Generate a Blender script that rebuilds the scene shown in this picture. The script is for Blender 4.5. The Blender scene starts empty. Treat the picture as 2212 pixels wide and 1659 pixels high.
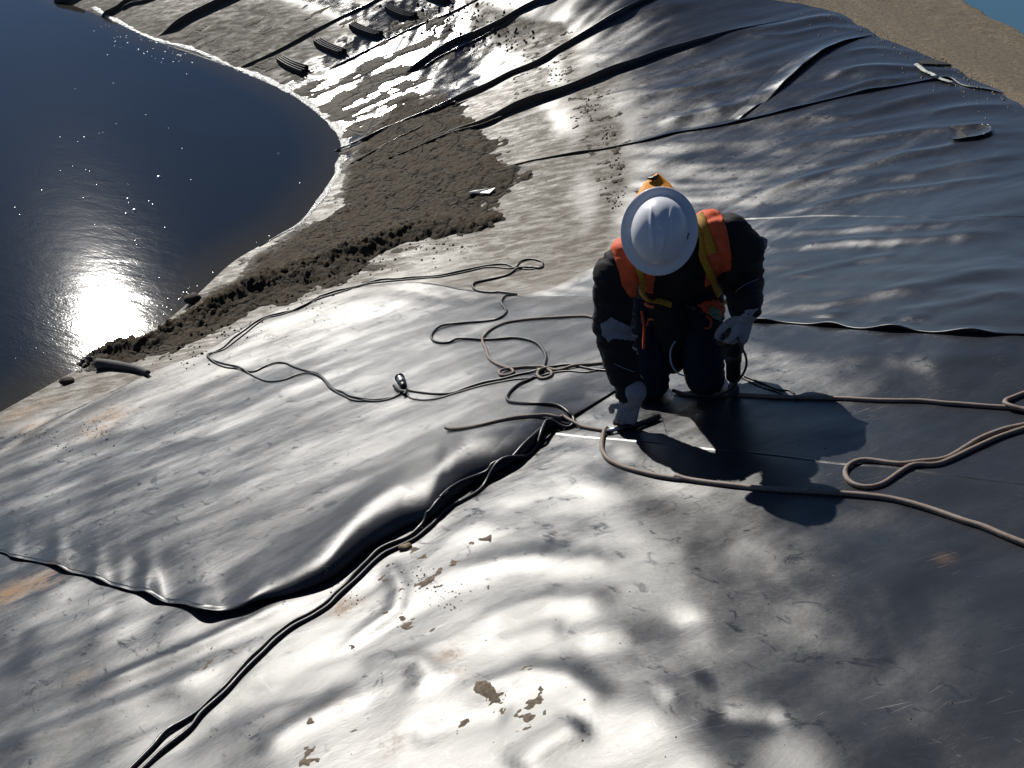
import bpy, bmesh, math, random
import numpy as np
from mathutils import Vector, Matrix
from mathutils.bvhtree import BVHTree
random.seed(7)
RNG = np.random.default_rng(11)
SC = bpy.context.scene
COL = SC.collection
R = math.radians

# ------------------------------------------------------------------ camera
EYE = 4.6
PITCH = R(35.0)
cam_d = bpy.data.cameras.new('camera')
cam_d.sensor_width = 36.0
cam_d.lens = 36.0 * 2268.0 / 2212.0
cam_d.clip_start = 0.05
cam_d.clip_end = 5000
cam = bpy.data.objects.new('camera', cam_d)
COL.objects.link(cam)
cam.location = (0, 0, EYE)
cam.rotation_euler = (R(90) - PITCH, 0, 0)
SC.camera = cam

# ------------------------------------------------------------------ sky and sun
SUN_EL, SUN_AZ = R(29.7), R(-24.3)
w = bpy.data.worlds.new('World'); SC.world = w; w.use_nodes = True
nt = w.node_tree
bg = nt.nodes['Background']
sky = nt.nodes.new('ShaderNodeTexSky')
sky.sky_type = 'NISHITA'; sky.sun_disc = False
sky.sun_elevation = SUN_EL; sky.sun_rotation = SUN_AZ
sky.altitude = 2200; sky.air_density = 0.8; sky.dust_density = 0.05; sky.ozone_density = 3.5
nt.links.new(sky.outputs[0], bg.inputs[0])
bg.inputs[1].default_value = 0.05
sd = bpy.data.lights.new('sun', 'SUN'); sd.energy = 5.0; sd.angle = R(0.53); sd.color = (1.0, 0.955, 0.88)
sun = bpy.data.objects.new('sun', sd); COL.objects.link(sun)
SUNV = Vector((math.sin(SUN_AZ) * math.cos(SUN_EL), math.cos(SUN_AZ) * math.cos(SUN_EL), math.sin(SUN_EL)))
sun.rotation_euler = SUNV.to_track_quat('Z', 'Y').to_euler()
sun.location = SUNV * 30
SC.view_settings.view_transform = 'Standard'
SC.view_settings.look = 'None'
SC.view_settings.gamma = 1.0
SC.view_settings.exposure = 0.2
SC.view_settings.use_curve_mapping = False
SC.render.engine = 'CYCLES'
SC.cycles.max_bounces = 6
SC.cycles.sample_clamp_indirect = 4.0

# ------------------------------------------------------------------ maths helpers
F = 2268.0
CP, SP = math.cos(PITCH), math.sin(PITCH)
def rays(P):
    P = np.asarray(P, float).reshape(-1, 2)
    x = P[:, 0] - 1106.0; y = 829.5 - P[:, 1]
    return np.stack([x, F * CP + y * SP, -(F * SP - y * CP)], 1) / F
def project(p):
    p = np.asarray(p, float).reshape(-1, 3)
    fy, dz = p[:, 1], EYE - p[:, 2]
    dep = fy * CP + dz * SP
    return np.stack([1106 + F * p[:, 0] / dep, 829.5 - F * (fy * SP - dz * CP) / dep], 1)
def at_z(P, z):
    r = rays(P); z = np.broadcast_to(z, (len(r),))
    k = (EYE - z) / -r[:, 2]
    return r * k[:, None] + np.array([0, 0, EYE])
OFF = {1: (0, 0), 2: (723.8, 0), 3: (1415.7, 0), 4: (0, 506.7), 5: (723.8, 506.7), 6: (1415.7, 506.7), 7: (0, 1061.8), 8: (723.8, 1061.8), 9: (1415.7, 1061.8)}
def C(n, *pts):
    o = OFF[n]
    return [(o[0] + a * .36, o[1] + b * .36) for a, b in pts]

def _hash(ix, iy, seed):
    h = (ix.astype(np.int64) * 374761393 + iy.astype(np.int64) * 668265263 + seed * 974634777) & 0xffffffff
    h = ((h ^ (h >> 13)) * 1274126177) & 0xffffffff
    h = (h ^ (h >> 16)) & 0xffffffff
    return h
def noise(x, y, seed=0):
    """gradient noise, about -1..1"""
    x = np.asarray(x, float); y = np.asarray(y, float)
    ix = np.floor(x).astype(np.int64); iy = np.floor(y).astype(np.int64)
    fx = x - ix; fy = y - iy
    u = fx * fx * fx * (fx * (fx * 6 - 15) + 10); v = fy * fy * fy * (fy * (fy * 6 - 15) + 10)
    def g(dx, dy):
        a = _hash(ix + dx, iy + dy, seed) / 4294967296.0 * 2 * np.pi
        return np.cos(a) * (fx - dx) + np.sin(a) * (fy - dy)
    return 1.5 * ((g(0, 0) * (1 - u) + g(1, 0) * u) * (1 - v) + (g(0, 1) * (1 - u) + g(1, 1) * u) * v)
def fbm(x, y, seed=0, o=4, gain=.5):
    s = 0; a = 1
    for i in range(o):
        s = s + a * noise(x * 2 ** i, y * 2 ** i, seed + i * 17); a *= gain
    return s
def sstep(a, b, x):
    t = np.clip((x - a) / (b - a), 0, 1); return t * t * (3 - 2 * t)
def smin(a, b, k):
    h = np.clip(.5 + .5 * (b - a) / k, 0, 1)
    return b * (1 - h) + a * h - k * h * (1 - h)
def resample(P, n=None, step=None):
    P = np.asarray(P, float)
    # Catmull-Rom then equal spacing
    Q = []
    E = np.vstack([2 * P[0] - P[1], P, 2 * P[-1] - P[-2]])
    for i in range(len(P) - 1):
        p0, p1, p2, p3 = E[i:i + 4]
        for t in np.linspace(0, 1, 12, endpoint=False):
            Q.append(.5 * (2 * p1 + (p2 - p0) * t + (2 * p0 - 5 * p1 + 4 * p2 - p3) * t * t + (3 * p1 - p0 - 3 * p2 + p3) * t ** 3))
    Q.append(P[-1]); Q = np.array(Q)
    d = np.r_[0, np.cumsum(np.linalg.norm(np.diff(Q, axis=0), axis=1))]
    if n is None: n = max(2, int(d[-1] / step) + 1)
    s = np.linspace(0, d[-1], n)
    return np.stack([np.interp(s, d, Q[:, k]) for k in range(Q.shape[1])], 1)

# ------------------------------------------------------------------ terrain shape
WATER = [(0, 890), (100, 835), (200, 780), (350, 700), (510, 560), (600, 510), (650, 480), (700, 410), (725, 370), (740, 330), (735, 290), (700, 250), (620, 195), (500, 145), (330, 85), (220, 35), (130, 0)]
MARK = [(920, 50), (1010, 80), (1100, 100), (1200, 170), (1270, 240), (1330, 330), (1325, 430), (1270, 560)]
ctl = [at_z(WATER, 0.0), at_z(MARK, [.66, .68, .72, .82, .88, .9, .9, .9]), at_z([(800, 220), (850, 150), (760, 190)], [.17, .36, .15]), at_z([(1722, 0), (1890, 68), (2049, 140), (2212, 230)], [1.38, 1.5, 1.62, 1.78]),
       at_z([(1180, 0), (1500, 0)], [1.12, 1.28])]
pl = np.array([(0, 1.6), (1.08, 1.34), (-1.6, 2), (.72, 3.84), (.94, 2.58), (2.1, 3.66), (-1, 3.5), (-2.5, 5), (0, 5.4), (1.5, 5), (0, 0), (-2, 0), (2, 0), (-2.6, 3.4), (-4, 4), (-5.2, 5.5), (3, 2)])
ctl.append(np.c_[pl, 2.76 + .28 * pl[:, 0] - .29 * pl[:, 1] - .06 * np.maximum(0, pl[:, 0] - .3) ** 2 * np.clip((3.5 - pl[:, 1]) / 1.2, 0, 1)])
ctl.append(np.array([(-10.5, 21, 0), (-16, 26, 0), (-6.5, 8.5, -.8), (-7, 13, -1.1), (-11, 17, -1.2), (-4, 10.5, -.55), (-8, 4, -.6), (-1.5, 16, 1.3), (-6, 22, 1.2), (-14, 30, 1.6), (-14, 8, -2.0), (6, 8, 2.35), (6, 3, 3.5)], float))
CT = np.vstack(ctl)
def _tps(d2): return .5 * d2 * np.log(d2 + 1e-9)
_n = len(CT)
_K = _tps(((CT[:, None, :2] - CT[None, :, :2]) ** 2).sum(2)) + np.eye(_n) * 0.02
_P = np.c_[np.ones(_n), CT[:, :2]]
_A = np.block([[_K, _P], [_P.T, np.zeros((3, 3))]])
_W = np.linalg.solve(_A, np.r_[CT[:, 2], 0, 0, 0])
def zs(x, y):
    x = np.asarray(x, float); y = np.asarray(y, float)
    s = _W[_n] + _W[_n + 1] * x + _W[_n + 2] * y
    for i in range(_n):
        s = s + _W[i] * _tps((x - CT[i, 0]) ** 2 + (y - CT[i, 1]) ** 2)
    return s
def zroad(x, y):
    y = np.clip(y, -2, 19); return 2.878 - .1829 * y + .00472 * y * y + 0 * x + .7 * (1 - sstep(1.5, 5.2, y))
def zbase(x, y): return smin(zs(x, y), zroad(x, y), .12)
def cast(P, fn=None, kmin=.9, kmax=60, n=240):
    """pixels -> points on the ground"""
    fn = fn or zbase
    r = rays(P); m = len(r)
    ks = np.exp(np.linspace(math.log(kmin), math.log(kmax), n))
    lo = np.full(m, ks[0]); hi = np.full(m, ks[-1]); done = np.zeros(m, bool)
    for i in range(1, n):
        p = r * ks[i]
        below = (EYE + p[:, 2]) < fn(p[:, 0], p[:, 1])
        new = below & ~done
        hi[new] = ks[i]; lo[new] = ks[i - 1]; done |= below
    for _ in range(22):
        mid = (lo + hi) / 2; p = r * mid[:, None]
        b = (EYE + p[:, 2]) < fn(p[:, 0], p[:, 1])
        hi = np.where(b, mid, hi); lo = np.where(b, lo, mid)
    p = r * ((lo + hi) / 2)[:, None]
    p[:, 2] += EYE
    return p

# ------------------------------------------------------------------ wrinkles of the liner
STROKES = []   # (world polyline, width, height)
def stroke(P, wd, ht, taper=True):
    p = resample(cast(P), step=.12)[:, :2]
    STROKES.append((p, wd, ht, taper))
# upper right slope, long soft wrinkles running up the bank
for P, wd, ht in [
    (C(3, (-300, 660), (0, 570), (200, 530), (450, 480), (640, 460)), .07, .022),
    (C(3, (560, 925), (800, 890), (1000, 850), (1300, 830), (1600, 790), (1800, 775), (2212, 755)), .075, .024),
    (C(3, (400, 1245), (700, 1150), (1000, 1045), (1300, 985), (1500, 935), (1750, 890), (1960, 820), (2212, 800)), .07, .03),
    (C(3, (100, 330), (500, 200), (750, 160), (1000, 110), (1250, 130)), .10, .045),
    (C(3, (500, 215), (800, 210), (1050, 160), (1300, 190)), .07, .02),
    (C(3, (0, 760), (200, 690), (420, 655), (600, 590), (760, 560)), .08, .04),
    (C(3, (600, 790), (900, 700), (1200, 690), (1500, 600), (1800, 560)), .08, .022),
    (C(3, (700, 1290), (900, 1250), (1300, 1160), (1700, 1110), (2212, 1050)), .07, .024),
    (C(3, (640, 1420), (900, 1390), (1200, 1375), (1700, 1350), (2212, 1290)), .07, .018),
    (C(3, (700, 1505), (1100, 1450), (1500, 1440), (2212, 1400)), .07, .02),
    (C(3, (1000, 500), (1200, 420), (1500, 410), (1900, 430)), .07, .035),
    (C(3, (1100, 330), (1300, 290), (1600, 330)), .06, .02),
    (C(3, (850, 640), (1100, 560), (1300, 500), (1550, 480)), .06, .025),
    (C(3, (1600, 700), (1800, 650), (2212, 640)), .06, .018),
    (C(3, (900, 1010), (1200, 930), (1500, 870)), .05, .012),
    (C(3, (1400, 1090), (1800, 990), (2212, 930)), .06, .015),
    (C(6, (700, 270), (900, 225), (1200, 150), (1500, 105)), .06, .018),
    (C(6, (640, 475), (900, 430), (1200, 385), (1600, 300), (2212, 190)), .07, .024),
    (C(6, (1350, 470), (1700, 430), (2212, 330)), .06, .018),
    (C(6, (1500, 800), (1800, 740), (2212, 700)), .07, .012),
    (C(6, (700, 800), (1100, 750), (1600, 720)), .08, .010),
    (C(2, (900, 390), (1300, 350), (1700, 330), (2100, 240)), .10, .02),
    (C(2, (1450, 600), (1750, 560), (2212, 520)), .08, .02),
    (C(2, (1300, 130), (1600, 90), (1900, 60), (2212, 10)), .12, .03),
    (C(2, (1500, 1150), (1800, 1050), (2212, 900)), .08, .012),
    # near slope, lower left and centre
    (C(7, (400, 1260), (800, 1080), (1100, 960), (1400, 830), (1700, 690), (1900, 615)), .045, .028),
    (C(7, (-100, 1560), (300, 1440), (600, 1340), (1000, 1180), (1350, 1070)), .06, .022),
    (C(8, (-40, 980), (40, 920), (200, 820), (350, 720), (400, 600), (330, 450), (340, 380)), .035, .018),
    (C(8, (650, 1225), (900, 1190), (1150, 1095), (1400, 1130), (1540, 1250), (1480, 1420)), .05, .022),
    (C(8, (100, 1010), (330, 1010), (550, 1030), (560, 1130), (400, 1250)), .04, .016),
    (C(8, (1050, 1700), (1300, 1500), (1520, 1390)), .06, .02),
    (C(8, (600, 560), (900, 430), (1250, 380), (1500, 430), (1800, 330)), .07, .018),
    (C(8, (800, 830), (1100, 720), (1350, 650), (1700, 690)), .06, .018),
    (C(8, (900, 950), (1150, 850), (1400, 820)), .05, .010),
    (C(8, (1350, 900), (1650, 980), (1950, 860), (2212, 700)), .07, -.02),
    (C(8, (400, 1480), (800, 1370), (1100, 1350)), .06, -.018),
    (C(7, (900, 1659), (1400, 1330), (1800, 1200), (2100, 1250)), .07, -.02),
    (C(7, (0, 1100), (500, 900), (900, 780)), .06, .012),
    (C(7, (100, 900), (400, 800), (700, 720)), .06, .012),
    (C(7, (1500, 1600), (1750, 1420), (2212, 1180)), .05, .014),
    (C(9, (300, 1370), (500, 1390), (800, 1395)), .04, -.014),
    (C(9, (0, 1230), (200, 1130), (330, 1120)), .05, .012),
    (C(5, (1300, 1270), (1550, 1330), (1700, 1300)), .06, .010),
]:
    stroke(P, wd, ht)
BUMPS = [(C(9, (20, 1350))[0], .07, .022), (C(9, (320, 1640))[0], .07, .02), (C(9, (1000, 1560))[0], .08, .016), (C(9, (340, 860))[0], .05, .01),
         (C(6, (1035, 480))[0], .05, .022), (C(6, (1350, 505))[0], .03, .012), (C(6, (1560, 495))[0], .045, .02),
         (C(3, (1300, 450))[0], .12, .04), (C(3, (370, 640))[0], .07, .03), (C(8, (1600, 900))[0], .10, .02), (C(8, (500, 1350))[0], .12, .02)]
BUMPS = [(cast([p])[0], r_, h_) for p, r_, h_ in BUMPS]
FAN = np.array([-2.3, 9.8])
def wrinkle(x, y):
    x = np.asarray(x, float); y = np.asarray(y, float)
    dx, dy = x - FAN[0], y - FAN[1]
    rr = np.hypot(dx, dy); th = np.arctan2(dy, dx)
    ramp = sstep(2.0, 4.5, rr)
    wob = .22 * noise(x * .6, y * .6, 5)
    z = ramp * .012 * noise(th * 14 + wob * 4, rr * .55, 3)
    z = z + ramp * .004 * noise(th * 31 + wob * 7, rr * 1.1, 8)
    # pillowy hollows, stretched along the bank
    u = x * .8 + y * .6; v = -x * .6 + y * .8
    u = u + .25 * noise(x * 1.3, y * 1.3, 21); v = v + .25 * noise(x * 1.3, y * 1.3, 22)
    near = 1 - sstep(5.5, 8.5, y)
    z = z + near * .010 * noise(u * 1.6, v * 2.6, 31) + near * .0035 * noise(u * 3.4, v * 5.5, 32) + near * .0009 * noise(u * 8, v * 12, 33)
    z = z + (1 - near) * (.014 * noise(x * .9, y * .9, 41) + .004 * noise(x * 2.3, y * 2.3, 42))
    shp = x.shape; xf = x.ravel(); yf = y.ravel(); zf = np.zeros(xf.size)
    for p, wd, ht, tp in STROKES:
        m = 3.2 * wd
        box = (xf > p[:, 0].min() - m) & (xf < p[:, 0].max() + m) & (yf > p[:, 1].min() - m) & (yf < p[:, 1].max() + m)
        ids = np.nonzero(box)[0]
        if not len(ids): continue
        X = xf[ids]; Y = yf[ids]; best = np.full(len(ids), 1e9); tb = np.zeros(len(ids))
        ns = len(p) - 1
        for i in range(ns):
            a = p[i]; d = p[i + 1] - a; L = (d * d).sum() + 1e-9
            t = np.clip(((X - a[0]) * d[0] + (Y - a[1]) * d[1]) / L, 0, 1)
            D = (X - a[0] - t * d[0]) ** 2 + (Y - a[1] - t * d[1]) ** 2
            c = D < best; best[c] = D[c]; tb[c] = (i + t[c]) / ns
        q = .55 * ht * np.exp(-best / (2 * (wd * .75) ** 2)) * (sstep(0, .22, tb) * (1 - sstep(.78, 1, tb)) if tp else 1)
        zf[ids] += q
    for c, r_, h_ in BUMPS:
        d2 = (xf - c[0]) ** 2 + (yf - c[1]) ** 2
        zf += .6 * h_ * np.exp(-d2 / (2 * r_ * r_)) * (d2 < 16 * r_ * r_)
    return (z + zf.reshape(shp)) * (.15 + .85 * sstep(.0, .45, zs(x, y)))
def zliner(x, y):
    lin = 1 - .85 * sstep(-.06, .10, zs(x, y) - zroad(x, y))
    return zbase(x, y) + wrinkle(x, y) * lin

# ------------------------------------------------------------------ mesh helpers
def mesh_obj(name, V, Fc, mat, parent=None, smooth=True):
    V = np.asarray(V, np.float32).reshape(-1, 3); Fc = np.asarray(Fc, np.int32)
    me = bpy.data.meshes.new(name)
    n = len(Fc); k = Fc.shape[1]
    me.vertices.add(len(V)); me.vertices.foreach_set('co', V.ravel())
    me.loops.add(n * k); me.loops.foreach_set('vertex_index', Fc.ravel())
    me.polygons.add(n); me.polygons.foreach_set('loop_start', np.arange(0, n * k, k, dtype=np.int32))
    me.update(calc_edges=True)
    me.polygons.foreach_set('use_smooth', np.full(n, smooth)); me.update()
    if mat: me.materials.append(mat)
    o = bpy.data.objects.new(name, me); COL.objects.link(o)
    if parent: o.parent = parent
    return o
def py_obj(name, V, Fc, mat, parent=None, smooth=False):
    me = bpy.data.meshes.new(name); me.from_pydata([tuple(v) for v in V], [], Fc)
    me.update()
    for p in me.polygons: p.use_smooth = smooth
    if mat: me.materials.append(mat)
    o = bpy.data.objects.new(name, me); COL.objects.link(o)
    if parent: o.parent = parent
    return o
def grid_faces(ny, nx):
    i = np.arange((ny - 1) * nx).reshape(ny - 1, nx)[:, :-1].ravel()
    return np.stack([i, i + 1, i + nx + 1, i + nx], 1)
def attr(o, name, val):
    a = o.data.attributes.new(name, 'FLOAT', 'POINT'); a.data.foreach_set('value', np.asarray(val, np.float32).ravel())
def tag(o, label=None, cat=None, group=None, kind=None):
    if label: o['label'] = label
    if cat: o['category'] = cat
    if group: o['group'] = group
    if kind: o['kind'] = kind
    return o
def empty(name, loc=(0, 0, 0)):
    o = bpy.data.objects.new(name, None); COL.objects.link(o); o.location = loc; o.empty_display_size = .1
    return o
def axis(segs):
    """segs: list of (start, end, step at start, step at end)"""
    out = []
    for a, b, s0, s1 in segs:
        x = a
        while x < b:
            out.append(x); x += s0 + (s1 - s0) * (x - a) / (b - a)
    out.append(segs[-1][1]); return np.array(out)

# ------------------------------------------------------------------ materials
class NT:
    def __init__(s, name):
        s.m = bpy.data.materials.new(name); s.m.use_nodes = True; s.t = s.m.node_tree
        s.b = s.t.nodes['Principled BSDF']; s.o = s.t.nodes['Material Output']
    def n(s, typ, ins=None, **kw):
        nd = s.t.nodes.new('ShaderNode' + typ)
        for k, v in kw.items(): setattr(nd, k, v)
        for k, v in (ins or {}).items():
            if isinstance(v, bpy.types.NodeSocket): s.t.links.new(v, nd.inputs[k])
            else: nd.inputs[k].default_value = v
        return nd
    def set(s, **kw):
        for k, v in kw.items():
            k = k.replace('_', ' ')
            if isinstance(v, bpy.types.NodeSocket): s.t.links.new(v, s.b.inputs[k])
            else: s.b.inputs[k].default_value = v
    def co(s): return s.n('NewGeometry').outputs['Position']
    def noise(s, vec, scale, detail=4, rough=.55, dist=0):
        return s.n('TexNoise', {'Vector': vec, 'Scale': scale, 'Detail': detail, 'Roughness': rough, 'Distortion': dist}).outputs['Fac']
    def map(s, v, a, b, c=0., d=1.):
        return s.n('MapRange', {'Value': v, 'From Min': a, 'From Max': b, 'To Min': c, 'To Max': d}).outputs[0]
    def math(s, op, a, b=0.):
        return s.n('Math', {0: a, 1: b}, operation=op).outputs[0]
    def mix(s, f, a, b):
        nd = s.n('Mix', data_type='RGBA')
        for i, v in ((0, f), (6, a), (7, b)):
            if isinstance(v, bpy.types.NodeSocket): s.t.links.new(v, nd.inputs[i])
            else: nd.inputs[i].default_value = v if i == 0 else (*v[:3], 1)
        return nd.outputs[2]
    def stretch(s, vec, rot, sc):
        a = s.n('Mapping', {'Vector': vec, 'Rotation': (0, 0, rot)})
        b = s.n('Mapping', {'Vector': a.outputs[0], 'Scale': sc}); return b.outputs[0]
    def attr(s, name): return s.n('Attribute', attribute_name=name).outputs['Fac']
    def bump(s, h, strength=.2, dist=.01, normal=None):
        i = {'Height': h, 'Strength': strength, 'Distance': dist}
        if normal is not None: i['Normal'] = normal
        return s.n('Bump', i).outputs[0]
def plain(name, col, rough=.6, spec=.5, metal=0., var=.25, scale=30, bump=0., bscale=200, coat=0.):
    m = NT(name); v = m.co()
    f = m.map(m.noise(v, scale), .3, .7)
    a = tuple(c * (1 - var) for c in col); b = tuple(min(1, c * (1 + var)) for c in col)
    m.set(Base_Color=m.mix(f, a, b), Roughness=m.map(m.noise(v, scale * 2), .3, .7, max(.03, rough - .08), min(1, rough + .08)), Specular_IOR_Level=spec, Metallic=metal)
    if coat: m.set(Coat_Weight=coat, Coat_Roughness=.15)
    if bump: m.set(Normal=m.bump(m.noise(v, bscale), bump, .002))
    return m.m

def liner_material():
    m = NT('liner_plastic'); v = m.co()
    dirt = m.attr('dirt'); sand = m.attr('sand'); gloss = m.attr('gloss')
    big = m.noise(v, 1.7, 5, .6)
    st1 = m.stretch(v, R(-28), (1.3, 3.6, 2)); st2 = m.stretch(v, R(35), (1.0, 3.2, 2)); st3 = m.stretch(v, R(-5), (2.0, 6, 4))
    smear = m.noise(st1, 2.2, 6, .65, .6)
    smear2 = m.noise(st2, 2.6, 6, .65, .5)
    fine = m.noise(st3, 14, 5, .7)
    film = m.math('MULTIPLY', m.map(smear, .44, .72), m.map(big, .35, .65, .25, 1.))
    film = m.math('ADD', film, m.math('MULTIPLY', m.map(smear2, .5, .8), .5))
    # dust film: greyish, thin
    dust = m.math('MULTIPLY', film, m.math('MULTIPLY', m.math('ADD', m.attr('haze'), .55), .15))
    hz = m.math('MULTIPLY', m.attr('haze'), m.map(m.math('ADD', m.math('MULTIPLY', big, .5), m.math('MULTIPLY', smear, .5)), .38, .62, .35, 1.))
    dust = m.math('ADD', dust, m.math('MULTIPLY', hz, .38))
    base = m.mix(m.math('ADD', dust, .015), (.026, .028, .033), (.20, .20, .21))
    grit = m.noise(v, 60, 6, .75)
    dm = m.noise(m.stretch(v, R(10), (2, 6, 3)), 2.5, 7, .68, .4)
    dfac = m.math('MULTIPLY', dirt, m.map(m.math('ADD', m.math('MULTIPLY', dm, .75), m.math('MULTIPLY', grit, .25)), .34, .56, .60, 1.))
    base = m.mix(m.math('MINIMUM', dfac, .93), base, (.120, .098, .070))
    sfac = m.math('MULTIPLY', sand, m.map(m.noise(v, 7, 9, .75, .3), .42, .53))
    base = m.mix(m.math('MINIMUM', sfac, .9), base, (.30, .175, .085))
    # scratches
    sc = m.n('TexVoronoi', {'Vector': m.stretch(m.n('VectorMath', {0: v, 1: m.n('TexNoise', {'Vector': v, 'Scale': 3.0}).outputs['Color']}, operation='ADD').outputs[0], R(-14), (.9, 26, 5)), 'Scale': 1.6}, feature='DISTANCE_TO_EDGE').outputs['Distance']
    scr = m.math('MULTIPLY', m.map(sc, .0, .028, 1., 0.), m.map(m.noise(v, 3.1, 3), .52, .64))
    base = m.mix(m.math('MULTIPLY', scr, .03), base, (.42, .41, .38))
    # short bright scuffs and hairline scratches in several directions
    stk = None
    for rot, al_, ac_, th_ in ((-20, 2.2, 95, .715), (-8, 3.0, 120, .72), (48, 3.5, 130, .735), (-32, 6, 150, .725)):
        q_ = m.map(m.n('TexNoise', {'Vector': m.stretch(v, R(rot), (al_, ac_, ac_ * .3)), 'Scale': 1.6, 'Detail': 1.5, 'Roughness': .4, 'Distortion': .15}).outputs['Fac'], th_, th_ + .03)
        stk = q_ if stk is None else m.math('MAXIMUM', stk, q_)
    stk = m.math('MULTIPLY', stk, m.map(m.noise(v, 1.9, 5, .65), .50, .64))
    base = m.mix(m.math('MULTIPLY', stk, .26), base, (.36, .36, .36))
    # darker rubbed patches
    rub = m.map(m.noise(m.stretch(v, R(50), (2.4, 4.5, 3)), 3.4, 6, .72, .8), .58, .66)
    cover = m.math('MAXIMUM', dfac, sfac)
    rough = m.math('ADD', m.map(m.noise(st1, 1.1, 4, .6), .3, .7, .345, .435), m.math('MULTIPLY', fine, .05))
    rough = m.math('ADD', rough, m.math('MULTIPLY', cover, .10))
    rough = m.math('SUBTRACT', rough, m.math('MULTIPLY', gloss, .22))
    rough = m.math('SUBTRACT', rough, m.math('MULTIPLY', rub, .06))
    rough = m.math('ADD', rough, m.math('MULTIPLY', stk, .08))
    spec = m.map(cover, 0, 1, .62, .38)
    hb = m.math('ADD', m.math('MULTIPLY', m.noise(st1, 5, 6, .7), 1.0), m.math('MULTIPLY', grit, .10))
    hb = m.math('ADD', hb, m.math('MULTIPLY', m.noise(m.stretch(v, R(-28), (2, 3.4, 3)), 3.2, 3, .5), 2.2))
    hb = m.math('ADD', hb, m.math('MULTIPLY', fine, .35))
    hb = m.math('ADD', hb, m.math('MULTIPLY', stk, .25))
    nrm = m.bump(hb, .13, .006)
    nrm = m.bump(m.noise(v, 90, 5, .75), m.math('MULTIPLY', cover, .5), .004, nrm)
    # polyethylene: dark body under a soft sheen with short tails
    dif = m.n('BsdfDiffuse', {'Color': base, 'Roughness': .3, 'Normal': nrm}).outputs[0]
    glo = m.n('BsdfGlossy', {'Roughness': rough, 'Color': (1, 1, 1, 1), 'Normal': nrm}, distribution='BECKMANN').outputs[0]
    ior = m.math('ADD', 1.43, m.math('MULTIPLY', m.n('NewGeometry').outputs['Backfacing'], 1 / 1.43 - 1.43))
    fr = m.n('Fresnel', {'IOR': ior, 'Normal': nrm}).outputs[0]
    fr = m.math('MULTIPLY', fr, m.map(cover, 0, 1, 1.0, .12))
    fr = m.math('MULTIPLY', fr, m.map(m.attr('haze'), 0, 1, 1.0, .47))
    mx = m.n('MixShader', {0: fr, 1: dif, 2: glo}).outputs[0]
    m.t.links.new(mx, m.o.inputs['Surface']); m.t.nodes.remove(m.b)
    return m.m
M_LINER = liner_material()

def water_material(name, deep, shallow, rip=1.0):
    m = NT(name); v = m.co()
    d = m.attr('depth')
    col = m.mix(m.map(d, 0.0, .16, 0, 1), shallow, deep)
    f1 = m.noise(m.stretch(v, R(30), (1, 3.4, 1)), 11, 3, .5, .3)
    f2 = m.noise(m.stretch(v, R(48), (1, 2.0, 1)), 34, 3, .55, .2)
    f3 = m.noise(v, 1.1, 2)
    big = m.noise(m.stretch(v, R(20), (1, 2.2, 1)), 2.6, 3, .5, .4)
    h = m.math('ADD', m.math('MULTIPLY', f1, .55), m.math('MULTIPLY', f2, .32))
    h = m.math('MULTIPLY', h, m.map(f3, .35, .65, .55, 1.))
    h = m.math('ADD', h, m.math('MULTIPLY', big, 1.5))
    m.set(Base_Color=col, Roughness=.05, IOR=1.33, Specular_IOR_Level=.5, Normal=m.bump(h, .13 * rip, .008))
    return m.m
def mud_material(name, col=(.045, .032, .017), wet=.0):
    m = NT(name); v = m.co()
    n1 = m.noise(v, 14, 8, .75); n2 = m.noise(v, 3, 4)
    vor = m.n('TexVoronoi', {'Vector': m.n('VectorMath', {0: v, 1: m.n('VectorMath', {0: m.n('TexNoise', {'Vector': v, 'Scale': 6.0, 'Detail': 3}).outputs['Color'], 1: (.16, .16, .16)}, operation='MULTIPLY').outputs[0]}, operation='ADD').outputs[0], 'Scale': 3.8}, feature='DISTANCE_TO_EDGE').outputs['Distance']
    crack = m.map(vor, 0.0, .06, 0., 1.)
    crack = m.math('MAXIMUM', crack, m.map(m.noise(v, 1.6, 2), .52, .6))
    a = tuple(c * .5 for c in col); b = tuple(c * 1.45 for c in col)
    base = m.mix(m.map(n1, .3, .7), a, b)
    base = m.mix(m.map(n2, .4, .65, 0, .45), base, tuple(c * 1.5 for c in col))
    base = m.mix(m.math('MULTIPLY', m.math('SUBTRACT', 1., crack), .85), base, (.015, .013, .011))
    h = m.math('ADD', m.math('MULTIPLY', n1, 1.2), m.math('MULTIPLY', crack, .55))
    m.set(Base_Color=base, Roughness=m.map(m.attr('wet'), 0, 1, .85, .25), Specular_IOR_Level=.25, Normal=m.bump(h, 1.0, .03))
    return m.m
M_WATER = water_material('pond_water_surface', (.014, .020, .031), (.040, .036, .028))
M_WATER2 = water_material('far_water_surface', (.06, .14, .20), (.05, .06, .05), .5)
M_MUD = mud_material('wet_dark_mud')

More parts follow.
